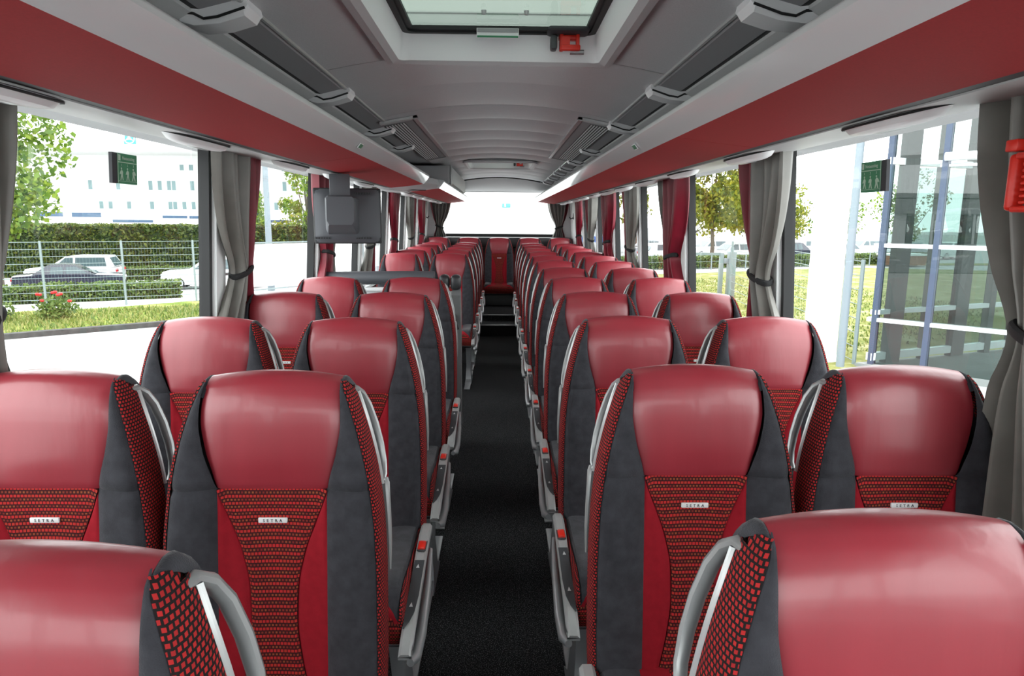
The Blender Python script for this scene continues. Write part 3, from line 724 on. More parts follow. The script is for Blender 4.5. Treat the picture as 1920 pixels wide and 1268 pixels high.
for s, nm in ((-1, 'left'), (1, 'right')):
    h = thing('coat_hook', 'small black coat hook on the %s rear corner panel' % nm, 'hook')
    B().box((s*1.105, 10.25, 1.50), (.02, .05, .09), bev=.006).obj('plate', 'black', h)
    B().tube([(s*1.10, 10.25, 1.48), (s*1.06, 10.25, 1.46), (s*1.045, 10.25, 1.49)], .008, 8).obj('hook_arm', 'black', h)

# ------------------------------------------------------------------ emergency signs on the windows
def sign(s, y0, label):
    W_, H_ = .135, .088; zc_ = 1.590 if s < 0 else 1.582
    t = thing('emergency_exit_sign', label, 'sign', group='green emergency exit signs')
    tilt = math.atan(.06)
    def place(a, b, d): # a along reading direction from the left edge, b up, d towards the room
        y = y0+a if s < 0 else y0+W_-a
        z = zc_+b; return (s*(xw(z)-.004-d), y, z)
    def slab(a0, a1, b0, b1, d0, d1):
        return B().loft([[place(a0,b0,d), place(a1,b0,d), place(a1,b1,d), place(a0,b1,d)] for d in (d0, d1)])
    dk = (0, .026) if s < 0 else (W_-.026, W_); gr = (.026, W_) if s < 0 else (0, W_-.026)
    slab(*dk, -.044, .044, 0, .010).obj('dark_end', 'ink', t, smooth=False)
    slab(*gr, -.044, .044, 0, .011).obj('plate', 'sign', t, smooth=False)
    a0, a1 = gr; e = .0112, .0118
    slab(a0, a1, .017, .0195, *e).obj('line', 'signw', t, smooth=False)
    slab(a0+.003, a1-.003, -.037, -.036, *e).obj('line', 'signw', t, smooth=False)
    xe = a0+.0015 if s < 0 else a1-.0015
    slab(xe-.0012, xe+.0012, -.042, .042, *e).obj('line', 'signw', t, smooth=False)
    slab(a0+.005, a0+.016, .023, .040, *e).obj('exit_symbol', 'signw', t, smooth=False)
    def txt(st, size, a, b_):
        me = text_mesh('lettering', st, size, 'signw'); o = link('lettering', me, t)
        p = Vector(place(a, b_, .0122)); rd = Vector(place(a+.01, b_, .0122))-p; rd.normalize(); up = Vector(place(a, b_+.01, .0122))-p; up.normalize()
        o.matrix_world = Matrix.Translation(p) @ Matrix((rd, up, rd.cross(up))).transposed().to_4x4()
    txt('Notausstieg', .0142, (a0+a1)/2+.004, .0305)
    for k in range(3): txt(str(k+1), .010, a0+.020+.033*k, .010)
    figs = [[(0,0),(.004,-.001),(.008,-.006),(.006,-.016),(.010,-.03),(.006,-.03),(.002,-.018),(-.003,-.03),(-.007,-.03),(-.002,-.014),(-.006,-.010),(-.008,-.014),(-.010,-.012),(-.006,-.004)]]
    for k in range(3):
        ax = a0+.020+.033*k; b = B()
        poly = [(p[0]*(1 if k != 2 else -1.2)+(.004 if k == 2 else 0), p[1]) for p in figs[0]]
        b.loft([[place(ax+p, -.004+q, d) for p, q in poly] for d in e])
        b.loft([[place(ax+.0035*cos(q*pi/4), .000+.0035*sin(q*pi/4), d) for q in range(8)] for d in e])
        b.obj('pictogram', 'signw', t, smooth=False)
sign(-1, 2.055, 'green emergency exit sign on the left window'); sign(1, 1.965, 'green emergency exit sign on the right window')
# emergency hammer in its red holder
hm = thing('emergency_hammer', 'red emergency hammer in its holder at the right window edge', 'hammer')
hx, hy, hz = .985, 1.262, 1.53
B().box((hx+.045, hy-.03, hz+.022), (.05, .11, .22), bev=.006).obj('back_plate', 'black', hm)
b = B(); b.box((hx, hy+.028, hz-.005), (.03, .020, .105), bev=.008, seg=3); b.box((hx, hy-.03, hz-.054), (.03, .10, .012), bev=.004); b.box((hx, hy-.03, hz+.043), (.03, .10, .012), bev=.004)
b.obj('holder', 'red_pl', hm)
for k in range(8): B().box((hx-.004, hy-.006, hz-.042+.0115*k), (.02, .012, .006), bev=.002).obj('tooth', 'red_pl', hm)
B().box((hx, hy+.034, hz+.063), (.03, .030, .022), bev=.003).obj('seal_tab', 'red_pl', hm)
B().tube([(hx-.005, hy+.012, hz+.112), (hx-.005, hy-.02, hz+.112)], [.008, .013], 12).obj('hammer_head', 'leg', hm)
B().tube([(hx-.005, hy-.02, hz+.112), (hx-.005, hy-.07, hz+.112)], .016, 12).obj('hammer_cap', 'red_pl', hm)

# ------------------------------------------------------------------ monitor
tv = thing('monitor', 'grey flat monitor seen from behind, hanging from the left luggage rack', 'monitor', (-.82, 3.80, 1.46), rad(12))
b = B(); b.box((0, .022, 0), (.362, .050, .300), bev=.010, seg=3); b.obj('screen_bezel', 'black', tv)
def tb(u, v):
    x, z = (u-.5)*.350, (v-.5)*.288
    e = min(1, min(u, 1-u)*9)*min(1, min(v, 1-v)*9)
    d = .016*e + .020*max(0, 1-((x)/.13)**2)*max(0, 1-((z+.02)/.12)**2)
    return (x, -.002-d, z)
B().grid(tb, 24, 20).obj('back_cover', 'tvg', tv)
r = []
for y, x0, x1, z0, z1 in ((-.010,-.115,.062,-.100,.10), (-.075,-.115,.056,-.090,.10), (-.150,-.110,.040,-.052,.105), (-.160,-.105,.034,-.046,.100)):
    r.append([(x0+.012, y, z0), (x1-.012, y, z0), (x1, y, z0+.02), (x1, y, z1-.01), (x1-.01, y, z1), (x0+.01, y, z1), (x0, y, z1-.01), (x0, y, z0+.02)])
B().loft(r).obj('mount_housing', 'tvg', tv, ang=35)
B().box((-.035, -.075, .152), (.105, .10, .130), bev=.004).obj('hanger_post', 'tvg', tv)
for x, z in ((.085, .122), (-.135, -.118), (.085, -.118)):
    v = B().box((x, -.016, z), (.085, .012, .011)).obj('vent_slot', 'black', tv, smooth=False)
    bb = B()
    for k in range(10): bb.box((x-.038+.0085*k, -.023, z), (.0028, .004, .010))
    bb.obj('vent_ribs', 'tvg', v, smooth=False)

# ------------------------------------------------------------------ partition at the middle door
pt = thing('stairwell_partition', 'grey and white partition with black padded top behind the fifth left row', 'partition')
B().box((-.72, 4.36, .50), (.86, .03, .98), bev=.004).obj('panel', 'trim', pt)
b = B(); b.tube([(-1.13, 4.33, 1.07), (-.9, 4.33, 1.075), (-.6, 4.33, 1.08), (-.40, 4.33, 1.08)], .042, 12, flat=1.0); b.obj('top_pad', 'tvg', pt)
for z in (1.005, .955): B().box((-.76, 4.335, z), (.74, .03, .022), bev=.004).obj('white_rail', 'white', pt)
for x in (-.335, -.262): B().box((x, 4.30, 1.055), (.066, .11, .095), bev=.026, seg=3).obj('end_knob', 'blackpad', pt)
b = B(); b.prism([(4.22,.98), (4.30,1.02), (4.37,.98), (4.40,.85), (4.40,.10), (4.33,.10), (4.30,.70)], 'x', -.285, -.232); b.obj('end_post', 'silver', pt, ang=25)
for k in range(3): B().box((-.300+.016*k, 4.275, .985-.02*k), (.010, .07, .014), rz=.3).obj('grip_rib', 'silver_l', pt, smooth=False)
B().tube([(-.27, 4.26, .86), (-.262, 4.25, .80), (-.25, 4.25, .76)], .010, 8).obj('latch', 'black', pt)

# ------------------------------------------------------------------ outside: ground
G = -1.7
G2 = G-.34
gp = B().box((0, 60, G2-.10), (400, 400, .2)).obj('ground', 'asphalt', smooth=False, label='pale street surface beyond the yard', cat='ground', kind='structure')
B().prism([(-200,-140), (200,-140), (200,200), (-5.5,200), (-5.5,29.5), (-11.0,29.5), (-18.3,25.6), (-200,-66)], 'z', G2-.05, G).obj('yard', 'asphalt', smooth=False, label='raised pale asphalt yard the coach stands on', cat='ground', kind='structure')
def slab(name, pts, z, mt, label, cat, h=.06, kind='structure'):
    return B().prism(pts, 'z', G-.02, G+h).obj(name, mt, smooth=False, label=label, cat=cat, kind=kind)
K0, K1 = Vector((-24.0, 8.6)), Vector((-8.6, 20.6))   # kerb line
slab('kerb', [(-24.0,8.60), (-12.6,17.45), (-9.85,19.6), (-6.0,22.6), (-6.15,22.75), (-10.0,19.8), (-12.75,17.65), (-24.15,8.8)], 0, 'kerb', 'dark stone kerb along the left grass strip', 'kerb', .14)
slab('grass_strip', [(-24.15,8.8), (-12.75,17.65), (-10.0,19.8), (-6.15,22.75), (-7.6,25.4), (-10.9,25.3), (-13.2,22.95), (-30,15)], 0, 'grass', 'bright green grass strip left of the road', 'grass', .11)
slab('footpath', [(-30,15), (-13.2,22.95), (-10.9,25.3), (-7.6,25.4), (-7.5,26.6), (-12.4,26.1), (-17,23.7), (-31,17)], 0, 'path', 'pale footpath behind the mesh fence', 'path', .08)
slab('lawn', [(4.6,13), (14.5,17), (30,26), (34,44), (24,47), (13,41.3), (5.5,38)], 0, 'grass2', 'dry yellow-green lawn on the right', 'grass', .05)
slab('lawn', [(9.0,46), (24,49.5), (40,51), (40,53), (24,51.5), (9,48)], 0, 'grass2', 'narrow strip of grass in front of the car park', 'grass', .05)
def blades(name, n, poly, mt, label, zb, hmin=.06, hmax=.16):
    xs = [p[0] for p in poly]; yy = [p[1] for p in poly]
    def inside(x, y):
        c = False
        for i in range(len(poly)):
            (x0, y0), (x1, y1) = poly[i], poly[i-1]
            if (y0 > y) != (y1 > y) and x < (x1-x0)*(y-y0)/(y1-y0)+x0: c = not c
        return c
    vs, fs = [], []
    while len(fs) < n:
        x, y = random.uniform(min(xs), max(xs)), random.uniform(min(yy), max(yy))
        if not inside(x, y): continue
        h = random.uniform(hmin, hmax); a = random.uniform(0, 6.3); w = .03; k = len(vs); dx, dy = random.uniform(-.06,.06), random.uniform(-.06,.06)
        vs += [(x-w*cos(a), y-w*sin(a), zb), (x+w*cos(a), y+w*sin(a), zb), (x+dx, y+dy, zb+h)]; fs.append((k, k+1, k+2))
    return raw(name, vs, fs, mt, label=label, cat='grass', kind='stuff')
blades('grass_blades', 9000, [(-19,13), (-12.75,17.75), (-10.0,19.9), (-7.2,22.2), (-8.2,24.6), (-13,22.5), (-19,19.5)], 'blades', 'short grass blades on the left strip', G+.10)
blades('grass_blades', 7000, [(5.6,14), (13,18.5), (18,24), (16,38), (8,36)], 'blades', 'short grass blades on the right lawn', G+.04, .05, .12)

# ------------------------------------------------------------------ outside left: fence, hedges, cars, tree, building
def fence(pts, h, label, rails=10, post_r=.035, gap=.09, wires=True, mt='galv', first_post=True):
    t = thing('mesh_fence', label, 'fence')
    for x, y in pts: B().tube([(x, y, G), (x, y, G+h)], post_r, 8).obj('post', mt, t)
    vs, fs = [], []
    for (x0, y0), (x1, y1) in zip(pts[:-1], pts[1:]):
        for k in range(rails):
            z = G+.12+(h-.16)*k/(rails-1)
            B().tube([(x0, y0, z), (x1, y1, z)], .010, 5).obj('rail', mt, t)
        if wires:
            L = sqrt((x1-x0)**2+(y1-y0)**2); n = int(L/gap); ux, uy = (x1-x0)/L*.0018, (y1-y0)/L*.0018
            for k in range(n):
                f = (k+.5)/n; x, y = x0+(x1-x0)*f, y0+(y1-y0)*f; q = len(vs)
                for dx, dy in ((ux, uy), (-uy, ux), (-ux, -uy), (uy, -ux)):
                    vs += [(x+dx, y+dy, G+.1), (x+dx, y+dy, G+h-.03)]
                fs += [(q+2*i, q+2*((i+1) % 4), q+2*((i+1) % 4)+1, q+2*i+1) for i in range(4)]
    if wires: raw('wire_mesh', vs, fs, 'galv', t, kind='stuff')
    return t
fence([(-21.5,19.8), (-19.35,20.85), (-17.25,21.9), (-15.2,22.9), (-13.1,23.93), (-11.1,24.95), (-9.95,26.3)], 2.32, 'galvanised mesh fence in front of the hedges on the left')
gt = thing('sliding_gate', 'white sheet-clad gate between galvanised posts on the left', 'gate')
for x, y in ((-9.85,26.5), (-8.05,29.1), (-6.3,31.6)): B().tube([(x, y, G), (x, y, G+2.25)], .05, 8).obj('post', 'galv', gt)
for (a, e) in (((-9.8,26.58), (-8.1,29.02)), ((-8.0,29.18), (-6.35,31.5))):
    L = sqrt((a[0]-e[0])**2+(a[1]-e[1])**2); an = math.atan2(e[1]-a[1], e[0]-a[0])
    B().box(((a[0]+e[0])/2, (a[1]+e[1])/2, G+1.28), (L, .04, 1.66), rz=an).obj('sheet_panel', 'panelw', gt, smooth=False)
    for z in (.32, 2.16): B().box(((a[0]+e[0])/2, (a[1]+e[1])/2, G+z), (L, .05, .05), rz=an).obj('frame_bar', 'galv', gt, smooth=False)
def hedge(name, a, e, w, h, mt, n, size, label, z0=0, G=G):
    t = thing(name, label, 'hedge', (0,0,0)); a, e = Vector(a), Vector(e); d = (e-a); L = d.length; d.normalize(); nn = Vector((-d.y, d.x))
    c = (a+e)/2 + nn*w/2
    B().box((c.x, c.y, G+h/2-.02), (L-.1, w-.12, h-.12), rz=math.atan2(d.y, d.x)).obj('core', 'hedgecore', t, smooth=False)
    def smp():
        q = random.random(); s = random.uniform(0, L)
        if q < .62: v, z = random.uniform(-.04, .05), random.uniform(0, h)
        elif q < .9: v, z = random.uniform(0, w), h+random.uniform(-.06, .05)
        else: v, z = w+random.uniform(-.05, .04), random.uniform(0, h)
        p = a+d*s+nn*v; return (p.x, p.y, G+z+.02*sin(s*3))
    vs, fs = leaves(n, smp, size); raw('foliage', vs, fs, mt, t); return t
hedge('low_hedge', (-26,19.6), (-12.2,26.2), 1.3, .66, 'low', 9000, .12, 'low clipped hedge just behind the mesh fence')
hedge('tall_hedge', (-44,36.5), (-9.5,41.5), 1.5, 2.96, 'hedge', 28000, .20, 'tall clipped hedge behind the parked cars on the left', G=G2)
hedge('low_hedge', (-24,37.5), (-9.5,39.5), .8, .7, 'low', 3500, .14, 'low planting at the foot of the tall hedge', G=G2)

def car(x, y, rz, paint, label, L=4.3, Wd=1.74, H=1.46, kind='hatch', z=G, group='parked cars'):
    t = thing('parked_car', label, 'car', (x, y, z), rz, group)
    h = L/2
    low = [(-h,.35), (-h+.02,.62), (-h+.12,.86), (-h*.42,.93), (h*.55,.96), (h-.06,.90), (h,.60), (h-.03,.30), (h-.6,.22), (-h+.5,.22)]   # -x is the front
    def body(prof, w0, w1, zm):
        rings = []
        for yy, sc in ((-Wd/2, .93), (-Wd/2+.06, 1), (Wd/2-.06, 1), (Wd/2, .93)):
            rings.append([(px*(1 if sc == 1 else .985), yy, .22+(pz-.22)*sc+(0 if sc == 1 else .02)) for px, pz in prof])
        return B().loft(rings)
    bo = body(low, Wd, Wd, 0).obj('body', paint, t, ang=35)
    rear = {'hatch': h-.18, 'wagon': h-.10, 'sedan': h-.75}[kind]; rt = {'hatch': h-.75, 'wagon': h-.40, 'sedan': h-1.35}[kind]
    gh = [(-h*.46,.92), (-h*.10,H-.05), (h*.12,H), (rt,H-.03), (rear,.94)]
    rings = []
    for yy, sc in ((-Wd/2+.05, 0), (Wd/2-.05, 0)):
        rings.append([(px, yy - (1 if yy > 0 else -1)*(pz-.92)*.32, pz) for px, pz in gh])
    B().loft(rings).obj('cabin', paint, bo, ang=25)
    for sd in (-1, 1):
        for x0, x1 in ((-h*.30, h*.06), (h*.11, rt-.05)):
            zt = H-.11; q = lambda px, pz: (px, sd*(Wd/2-.05-(pz-.92)*.32+.006), pz)
            f0 = -h*.46+(zt-.96)/(H-.97)*(h*.36)+.14 if x0 < 0 else x0
            fs = [q(x0-.06 if x0 < 0 else x0, .97), q(x1, .97), q(x1 if x1 < h*.3 else x1-.10, zt), q(f0, zt)]
            B().faces(fs, [(0,1,2,3)]).obj('side_window', 'carg', bo, smooth=False)
        for wx in (-h+.82, h-.80):
            w = B().lathe([(.0,-.09), (.20,-.10), (.30,-.08), (.315,0), (.30,.08), (.20,.10), (0,.09)], (wx, sd*(Wd/2-.09), .315), 'y', 18).obj('wheel', 'tyre', t)
            B().lathe([(0,-.112), (.12,-.112), (.19,-.104), (.19,.104), (.12,.112), (0,.112)], (wx, sd*(Wd/2-.09), .315), 'y', 14).obj('hub_cap', 'hub', w)
        B().box((h-.03, sd*(Wd/2-.20), .76), (.08, .34, .16), bev=.03).obj('tail_light', 'tail', bo)
        B().box((-h+.07, sd*(Wd/2-.24), .70), (.12, .36, .13), bev=.04).obj('headlight', 'hub', bo)
    ws = [(-h*.46-.006,.95), (-h*.12,H-.09)]
    B().faces([(ws[0][0], -Wd/2+.16, ws[0][1]), (ws[0][0], Wd/2-.16, ws[0][1]), (ws[1][0]-.012, Wd/2-.30, ws[1][1]), (ws[1][0]-.012, -Wd/2+.30, ws[1][1])], [(0,1,2,3)]).obj('windscreen', 'carg', bo, smooth=False)
    B().faces([(rear+.008, -Wd/2+.2, .99), (rear+.008, Wd/2-.2, .99), (rt+.03, Wd/2-.32, H-.09), (rt+.03, -Wd/2+.32, H-.09)], [(0,1,2,3)]).obj('rear_window', 'carg', bo, smooth=False)
    return t
car(-19.3, 31.0, rad(26)+pi, 'card', 'dark blue saloon car parked behind the mesh fence on the left', 4.3, kind='sedan', H=1.38, z=G2)
car(-21.8, 35.4, rad(14), 'carw', 'white estate car behind the dark saloon', 4.2, kind='wagon', H=1.52, z=G2)
car(-14.3, 34.2, rad(14), 'carw', 'white hatchback by the tall hedge, facing the dark saloon', 4.5, H=1.56, z=G2)
car(-26.0, 31.5, rad(26)+pi, 'carw', 'white car at the far left edge behind the tree', 4.2, z=G2)
car(-8.4, 36.4, rad(30), 'cars', 'silver car beyond the gate seen below the monitor', 4.3, z=G2)
bk = thing('parked_motorbike', 'white and blue scooter standing at the left window pillar', 'scooter', (-11.2, 27.9, G), rad(25))
for x in (-.55, .55): B().lathe([(.18,-.05), (.29,-.05), (.30,0), (.29,.05), (.18,.05)], (x, 0, .30), 'y', 20).obj('wheel', 'tyre', bk)
b = B(); b.loft([[(-.6,-.12,.45), (-.6,.12,.45), (-.5,.12,.75), (-.5,-.12,.75)], [(.0,-.15,.40), (.0,.15,.40), (.05,.15,.62), (.05,-.15,.62)], [(.65,-.14,.55), (.65,.14,.55), (.60,.14,.85), (.60,-.14,.85)]]); b.obj('body', 'carw', bk, ang=30)
B().box((.28, 0, .86), (.62, .26, .10), bev=.04).obj('saddle', 'tyre', bk); B().box((.55, 0, 1.05), (.34, .36, .32), bev=.05).obj('top_box', 'bluep', bk)
B().tube([(-.52, 0, .5), (-.42, 0, 1.05)], .03, 8).obj('steering_column', 'galvd', bk); B().tube([(-.40, -.33, 1.08), (-.42, 0, 1.05), (-.40, .33, 1.08)], .018, 8).obj('handlebar', 'tyre', bk)

def tree(name, x, y, h, trunk_h, rx, rz_, mt, n, size, label, clumps=14, tr=.13, group=None, conic=False):
    t = thing(name, label, 'tree', (x, y, G), 0, group)
    pts = [(0,0,0), (.05,0,trunk_h*.5), (-.04,.05,trunk_h), (.03,0,trunk_h+(h-trunk_h)*.5), (0,0,h*.92)]
    B().tube(pts, [tr*1.3, tr, tr*.85, tr*.5, tr*.15], 9).obj('trunk', 'bark', t)
    cl = []; zc0 = trunk_h+(h-trunk_h)/2; hz = (h-trunk_h)/2
    for k in range(clumps):
        z = random.uniform(-1, 1); f = sqrt(max(0, 1-z*z)) if not conic else (1-z)/2
        a = random.uniform(0, 6.28); r = f*rx*random.uniform(.25, .85)
        cl.append((r*cos(a), r*sin(a), zc0+z*hz*.86, rx*random.uniform(.28, .48)*(1 if not conic else .35+.65*f)))
    if not conic:
        bb = B()
        for c in cl[:8]: bb.tube([(0,0,trunk_h*.9), (c[0]*.5, c[1]*.5, (trunk_h+c[2])/2), c[:3]], [tr*.4, tr*.25, tr*.08], 6)
        bb.obj('branches', 'bark', t)
    def smp():
        c = random.choice(cl); v = Vector((random.gauss(0,1), random.gauss(0,1), random.gauss(0,.7))).normalized()*c[3]*random.uniform(.55, 1.05)
        return (c[0]+v.x, c[1]+v.y, c[2]+v.z)
    vs, fs = leaves(n, smp, size); raw('crown', vs, fs, mt, t); return t
tree('maple_tree', -21.2, 29.0, 9.8, 2.6, 3.3, 3.4, 'tree_g', 8500, .26, 'green leafy tree at the left window edge', 26, .20)
rb = [(-15.9,18.9), (-14.6,19.5), (-13.2,20.3)]
for k, (x, y) in enumerate(rb):
    t = thing('rose_bush', 'red flowering rose bush on the grass strip, %s from the left' % ORD[k], 'bush', (x, y, G+.1), 0, 'rose bushes')
    def smp():
        v = Vector((random.gauss(0,1), random.gauss(0,1), random.gauss(0,1))).normalized()*random.uniform(.3, 1)
        return (v.x*.62, v.y*.62, .34+v.z*.34)
    vs, fs = leaves(700, smp, .11); raw('foliage', vs, fs, 'low', t)
    for q in range(8):
        a = random.uniform(0, 6.28); r = random.uniform(.1, .6); z = random.uniform(.55, .85)
        o = B().lathe([(0,-.04), (.045,-.03), (.06,.01), (.04,.04), (0,.03)], (r*cos(a), r*sin(a)-.1, z), n=8).obj('blossom', 'rose', t)
        B().tube([(r*cos(a)*.7, r*sin(a)*.7, .2), (r*cos(a), r*sin(a)-.1, z-.03)], .008, 5).obj('stem', 'low', o)
lp = thing('lamp_post', 'grey street lamp post behind the white gate', 'lamp post', (-9.95, 29.7, G))
B().tube([(0,0,0), (0,0,3.0), (0,0,7.2)], [.16, .13, .10], 10).obj('pole', 'galvd', lp)
B().box((.22, -.2, 5.62), (.34, .24, .12), bev=.03).obj('camera_box', 'tyre', lp); B().tube([(0,0,5.62), (.15,-.12,5.62)], .03, 6).obj('arm', 'galvd', lp)
# white office block with strip windows and its roof sign
ob = thing('office_building', 'long white office block with rows of pale windows behind the hedge', 'building', (0, 0, G))
BY = 78
B().box((-44, BY+8, 5.0), (56, 16, 10.0)).obj('wall', 'bwhite', ob, smooth=False)
for row, (z, hh) in enumerate(((4.35, .95), (6.55, 1.1), (8.5, .7))):
    for k in range(26):
        x = -45.5+1.02*k+(.5 if k % 9 > 4 else 0)
        if row == 2 and k < 9: continue
        if random.random() < (.22, .18, .4)[row]: continue
        wd = B().box((x, BY-.01, z), (.52, .10, hh)).obj('window', 'bwhite', ob, smooth=False)
        B().box((x, BY-.05, z), (.42, .06, hh-.10)).obj('pane', 'bglass', wd, smooth=False)
B().box((-44, BY-.2, 9.95), (56.4, 16.6, .3)).obj('roof_edge', 'bwhite', ob, smooth=False)
an = thing('annex_building', 'low white annex with dark blue strip windows above the hedge', 'building', (0, 0, G))
B().box((-36, 67, 1.9), (46, 8, 3.8)).obj('wall', 'bwhite', an, smooth=False)
for x, wv, z in ((-44.4, 3.0, 3.28), (-40.7, 2.6, 3.28), (-37.3, 2.6, 3.25), (-29.4, 2.2, 3.12), (-27.1, 2.0, 3.10), (-33.2, 3.6, 2.72), (-43.6, 2.4, 2.85), (-24.9, .9, 3.05), (-20.6, 2.8, 2.80), (-17.4, 2.2, 2.80)):
    w = B().box((x, 62.95, z), (wv+.1, .12, .50 if z > 3.2 else .34)).obj('window', 'bwhite', an, smooth=False)
    B().box((x, 62.90, z), (wv, .10, .40 if z > 3.2 else .24)).obj('pane', 'bblue', w, smooth=False)
rs = thing('roof_sign', 'square teal roof sign with a white three-pointed star in a ring', 'sign', (-40.6, BY-.4, G+11.55))
B().tube([(0,.3,-1.5), (0,.3,-.5)], .05, 6).obj('mast', 'galv', rs)
B().box((0, .1, 0), (1.30, .2, 1.30), bev=.06).obj('board', 'teal', rs)
B().tube([(.55*cos(a*pi/16), -.02, .55*sin(a*pi/16)) for a in range(32)], .05, 6, closed=True).obj('ring', 'bwhite', rs)
b = B()
for k in range(3):
    a = pi/2+k*2*pi/3; c, s_ = cos(a), sin(a)
    b.loft([[(.14*cos(a+1.05), y, .14*sin(a+1.05)), (.52*c, y, .52*s_), (.14*cos(a-1.05), y, .14*sin(a-1.05)), (0, y, 0)] for y in (-.06, .0)])
b.obj('star', 'bwhite', rs, smooth=False)
tree('conifer', -20.6, 58.5, 7.6, .6, 1.25, 3, 'tree_b', 1500, .24, 'blue-green conifer behind the hedge near the monitor', 30, .1, conic=True)
tree('small_tree', -17.6, 58.0, 4.9, .9, 1.7, 2, 'tree_y', 1300, .26, 'rounded autumn tree beside the conifer', 12, .1)
tree('small_tree', -19.8, 56.0, 5.0, .9, 1.5, 2, 'tree_g', 1200, .26, 'rounded green tree in front of the conifer', 12, .1)
tree('small_tree', -12.6, 45.5, 8.4, 2.2, 2.3, 2, 'tree_g', 2200, .26, 'green tree seen above the monitor', 14, .12)

# ------------------------------------------------------------------ outside right
P0 = Vector((8.1, 14.35)); FD = Vector((.70, -.714)).normalized(); BD = Vector((.93, .37)).normalized()
gb = thing('glass_building', 'glazed building with blue-grey mullions at the right window', 'building', (0, 0, 0))
B().prism([tuple(P0-FD*.2-BD*.2), tuple(P0+FD*9), tuple(P0+FD*9+BD*9), tuple(P0+BD*9)], 'z', G-.02, G+.12).obj('floor_slab', 'slab', gb, smooth=False)
fa_, ba_ = math.atan2(FD.y, FD.x), math.atan2(BD.y, BD.x)
def on(dv, d, z): p = P0+dv*d; return (p.x, p.y, z)
FS = [0, 1.0, 2.95, 4.9, 6.85]
for i, d in enumerate(FS):
    B().box(on(FD, d, G+4.0), (.10, .22, 8.0), rz=fa_).obj('mullion', 'mull', gb, smooth=False)
for a, e in zip(FS[:-1], FS[1:]):
    for z0, z1 in ((G+.12, G+1.05), (G+1.13, G+2.62), (G+2.72, G+4.30), (G+4.50, G+8)):
        q = [on(FD, a+.06, z0), on(FD, e-.06, z0), on(FD, e-.06, z1), on(FD, a+.06, z1)]
        B().faces(q, [(0,1,2,3)]).obj('pane', 'fglass', gb, smooth=False)
for z, hh in ((G+1.09, .08), (G+2.67, .08)):
    B().box(on(FD, 3.3, z), (6.9, .20, hh), rz=fa_).obj('transom', 'rail', gb, smooth=False)
pp = [on(FD, 1.0, G+4.42), on(FD, 7.0, G+4.42)]
B().tube([(p[0]-.12, p[1]-.12, p[2]) for p in pp], .085, 12).obj('pipe', 'rail', gb); B().box(on(FD, 3.9, G+4.26), (6.0, .10, .05), rz=fa_).obj('transom', 'rail', gb, smooth=False)
for k in range(8):
    d = .55+1.05*k
    B().box(on(BD, d, G+4.0), (.42 if k % 2 == 0 else .20, .16, 8.0), rz=ba_).obj('fin', 'fin', gb, smooth=False)
    if k < 7:
        for z0, z1 in ((G+.35, G+1.2), (G+1.3, G+4.3)):
            q = [on(BD, d+.22, z0), on(BD, d+.84, z0), on(BD, d+.84, z1), on(BD, d+.22, z1)]
            B().faces(q, [(0,1,2,3)]).obj('pane', 'fglass', gb, smooth=False)
for z, hh in ((G+.28, .16), (G+1.25, .10), (G+4.4, .14)): B().box(on(BD, 4.2, z), (8.6, .14, hh), rz=ba_).obj('transom', 'rail', gb, smooth=False)
for d, e in ((1.9, 1.1), (3.4, 1.3), (5.0, 1.5)):
    p = P0+FD*d+BD*e*1.0; B().box((p.x, p.y, G+4), (.26, .26, 8), rz=fa_).obj('column', 'fin', gb, smooth=False)
B().prism([tuple(P0-BD*.1-FD*.1), tuple(P0+FD*9), tuple(P0+FD*9+BD*9), tuple(P0+BD*9)], 'z', G+8.0, G+8.3).obj('roof_slab', 'rail', gb, smooth=False)
cb = [P0+FD*2.2+BD*1.2, P0+FD*1.9+BD*1.0, P0+FD*2.1+BD*.7, P0+FD*2.6+BD*.8, P0+FD*2.3+BD*1.1]
B().tube([(p.x, p.y, G+.135) for p in cb], .015, 6).obj('cable', 'tyre', gb)
wc = thing('white_column', 'thick white round column outside the right window', 'column', (7.35, 15.2, G))
B().lathe([(.44,0), (.44,.12), (.36,.16), (.36,9.0), (0,9.0)], (0,0,0), n=28).obj('shaft', 'bwhite', wc, ang=50)
gpole = thing('lamp_post', 'slim grey galvanised pole beside the white column', 'pole', (7.42, 14.35, G))
B().tube([(0,0,0), (0,0,9)], [.085, .075], 12).obj('pole', 'galvd', gpole); B().box((0,0,.02), (.3,.3,.04), bev=.01).obj('base_plate', 'galvd', gpole)
fence([(7.85,14.6), (8.25,17.9), (8.65,21.2), (9.05,24.4), (9.35,27.4)], 2.35, 'thin mesh fence across the right lawn', rails=8, gap=.2, post_r=.045)
gp_ = thing('gate_post', 'pair of thick galvanised gate posts on the right lawn', 'gate post', (9.45, 27.7, G))
B().box((0, 0, .96), (.30, .30, 1.92), bev=.02).obj('post', 'galv', gp_); B().box((-.42, .0, .93), (.16, .16, 1.86), bev=.01).obj('post', 'galv', gp_)
B().box((-.24, -.05, 1.55), (.20, .12, .22), bev=.02).obj('lock', 'galvd', gp_); B().box((-1.5, 0, 1.82), (2.1, .08, .10)).obj('gate_bar', 'galv', gp_, smooth=False)
B().lathe([(0,0), (.06,0), (.08,.10), (.06,.2), (0,.22)], (.0, .0, 1.92), n=10).obj('cap', 'galvd', gp_)
fence([(6.0+2.6*k, 41.5+.95*k) for k in range(9)], 1.0, 'low mesh fence in front of the car park hedge', rails=3, gap=.24, post_r=.04)
hedge('low_hedge', (6.0,42.5), (34,52.5), 1.1, .80, 'low', 9000, .16, 'low clipped hedge along the car park on the right')
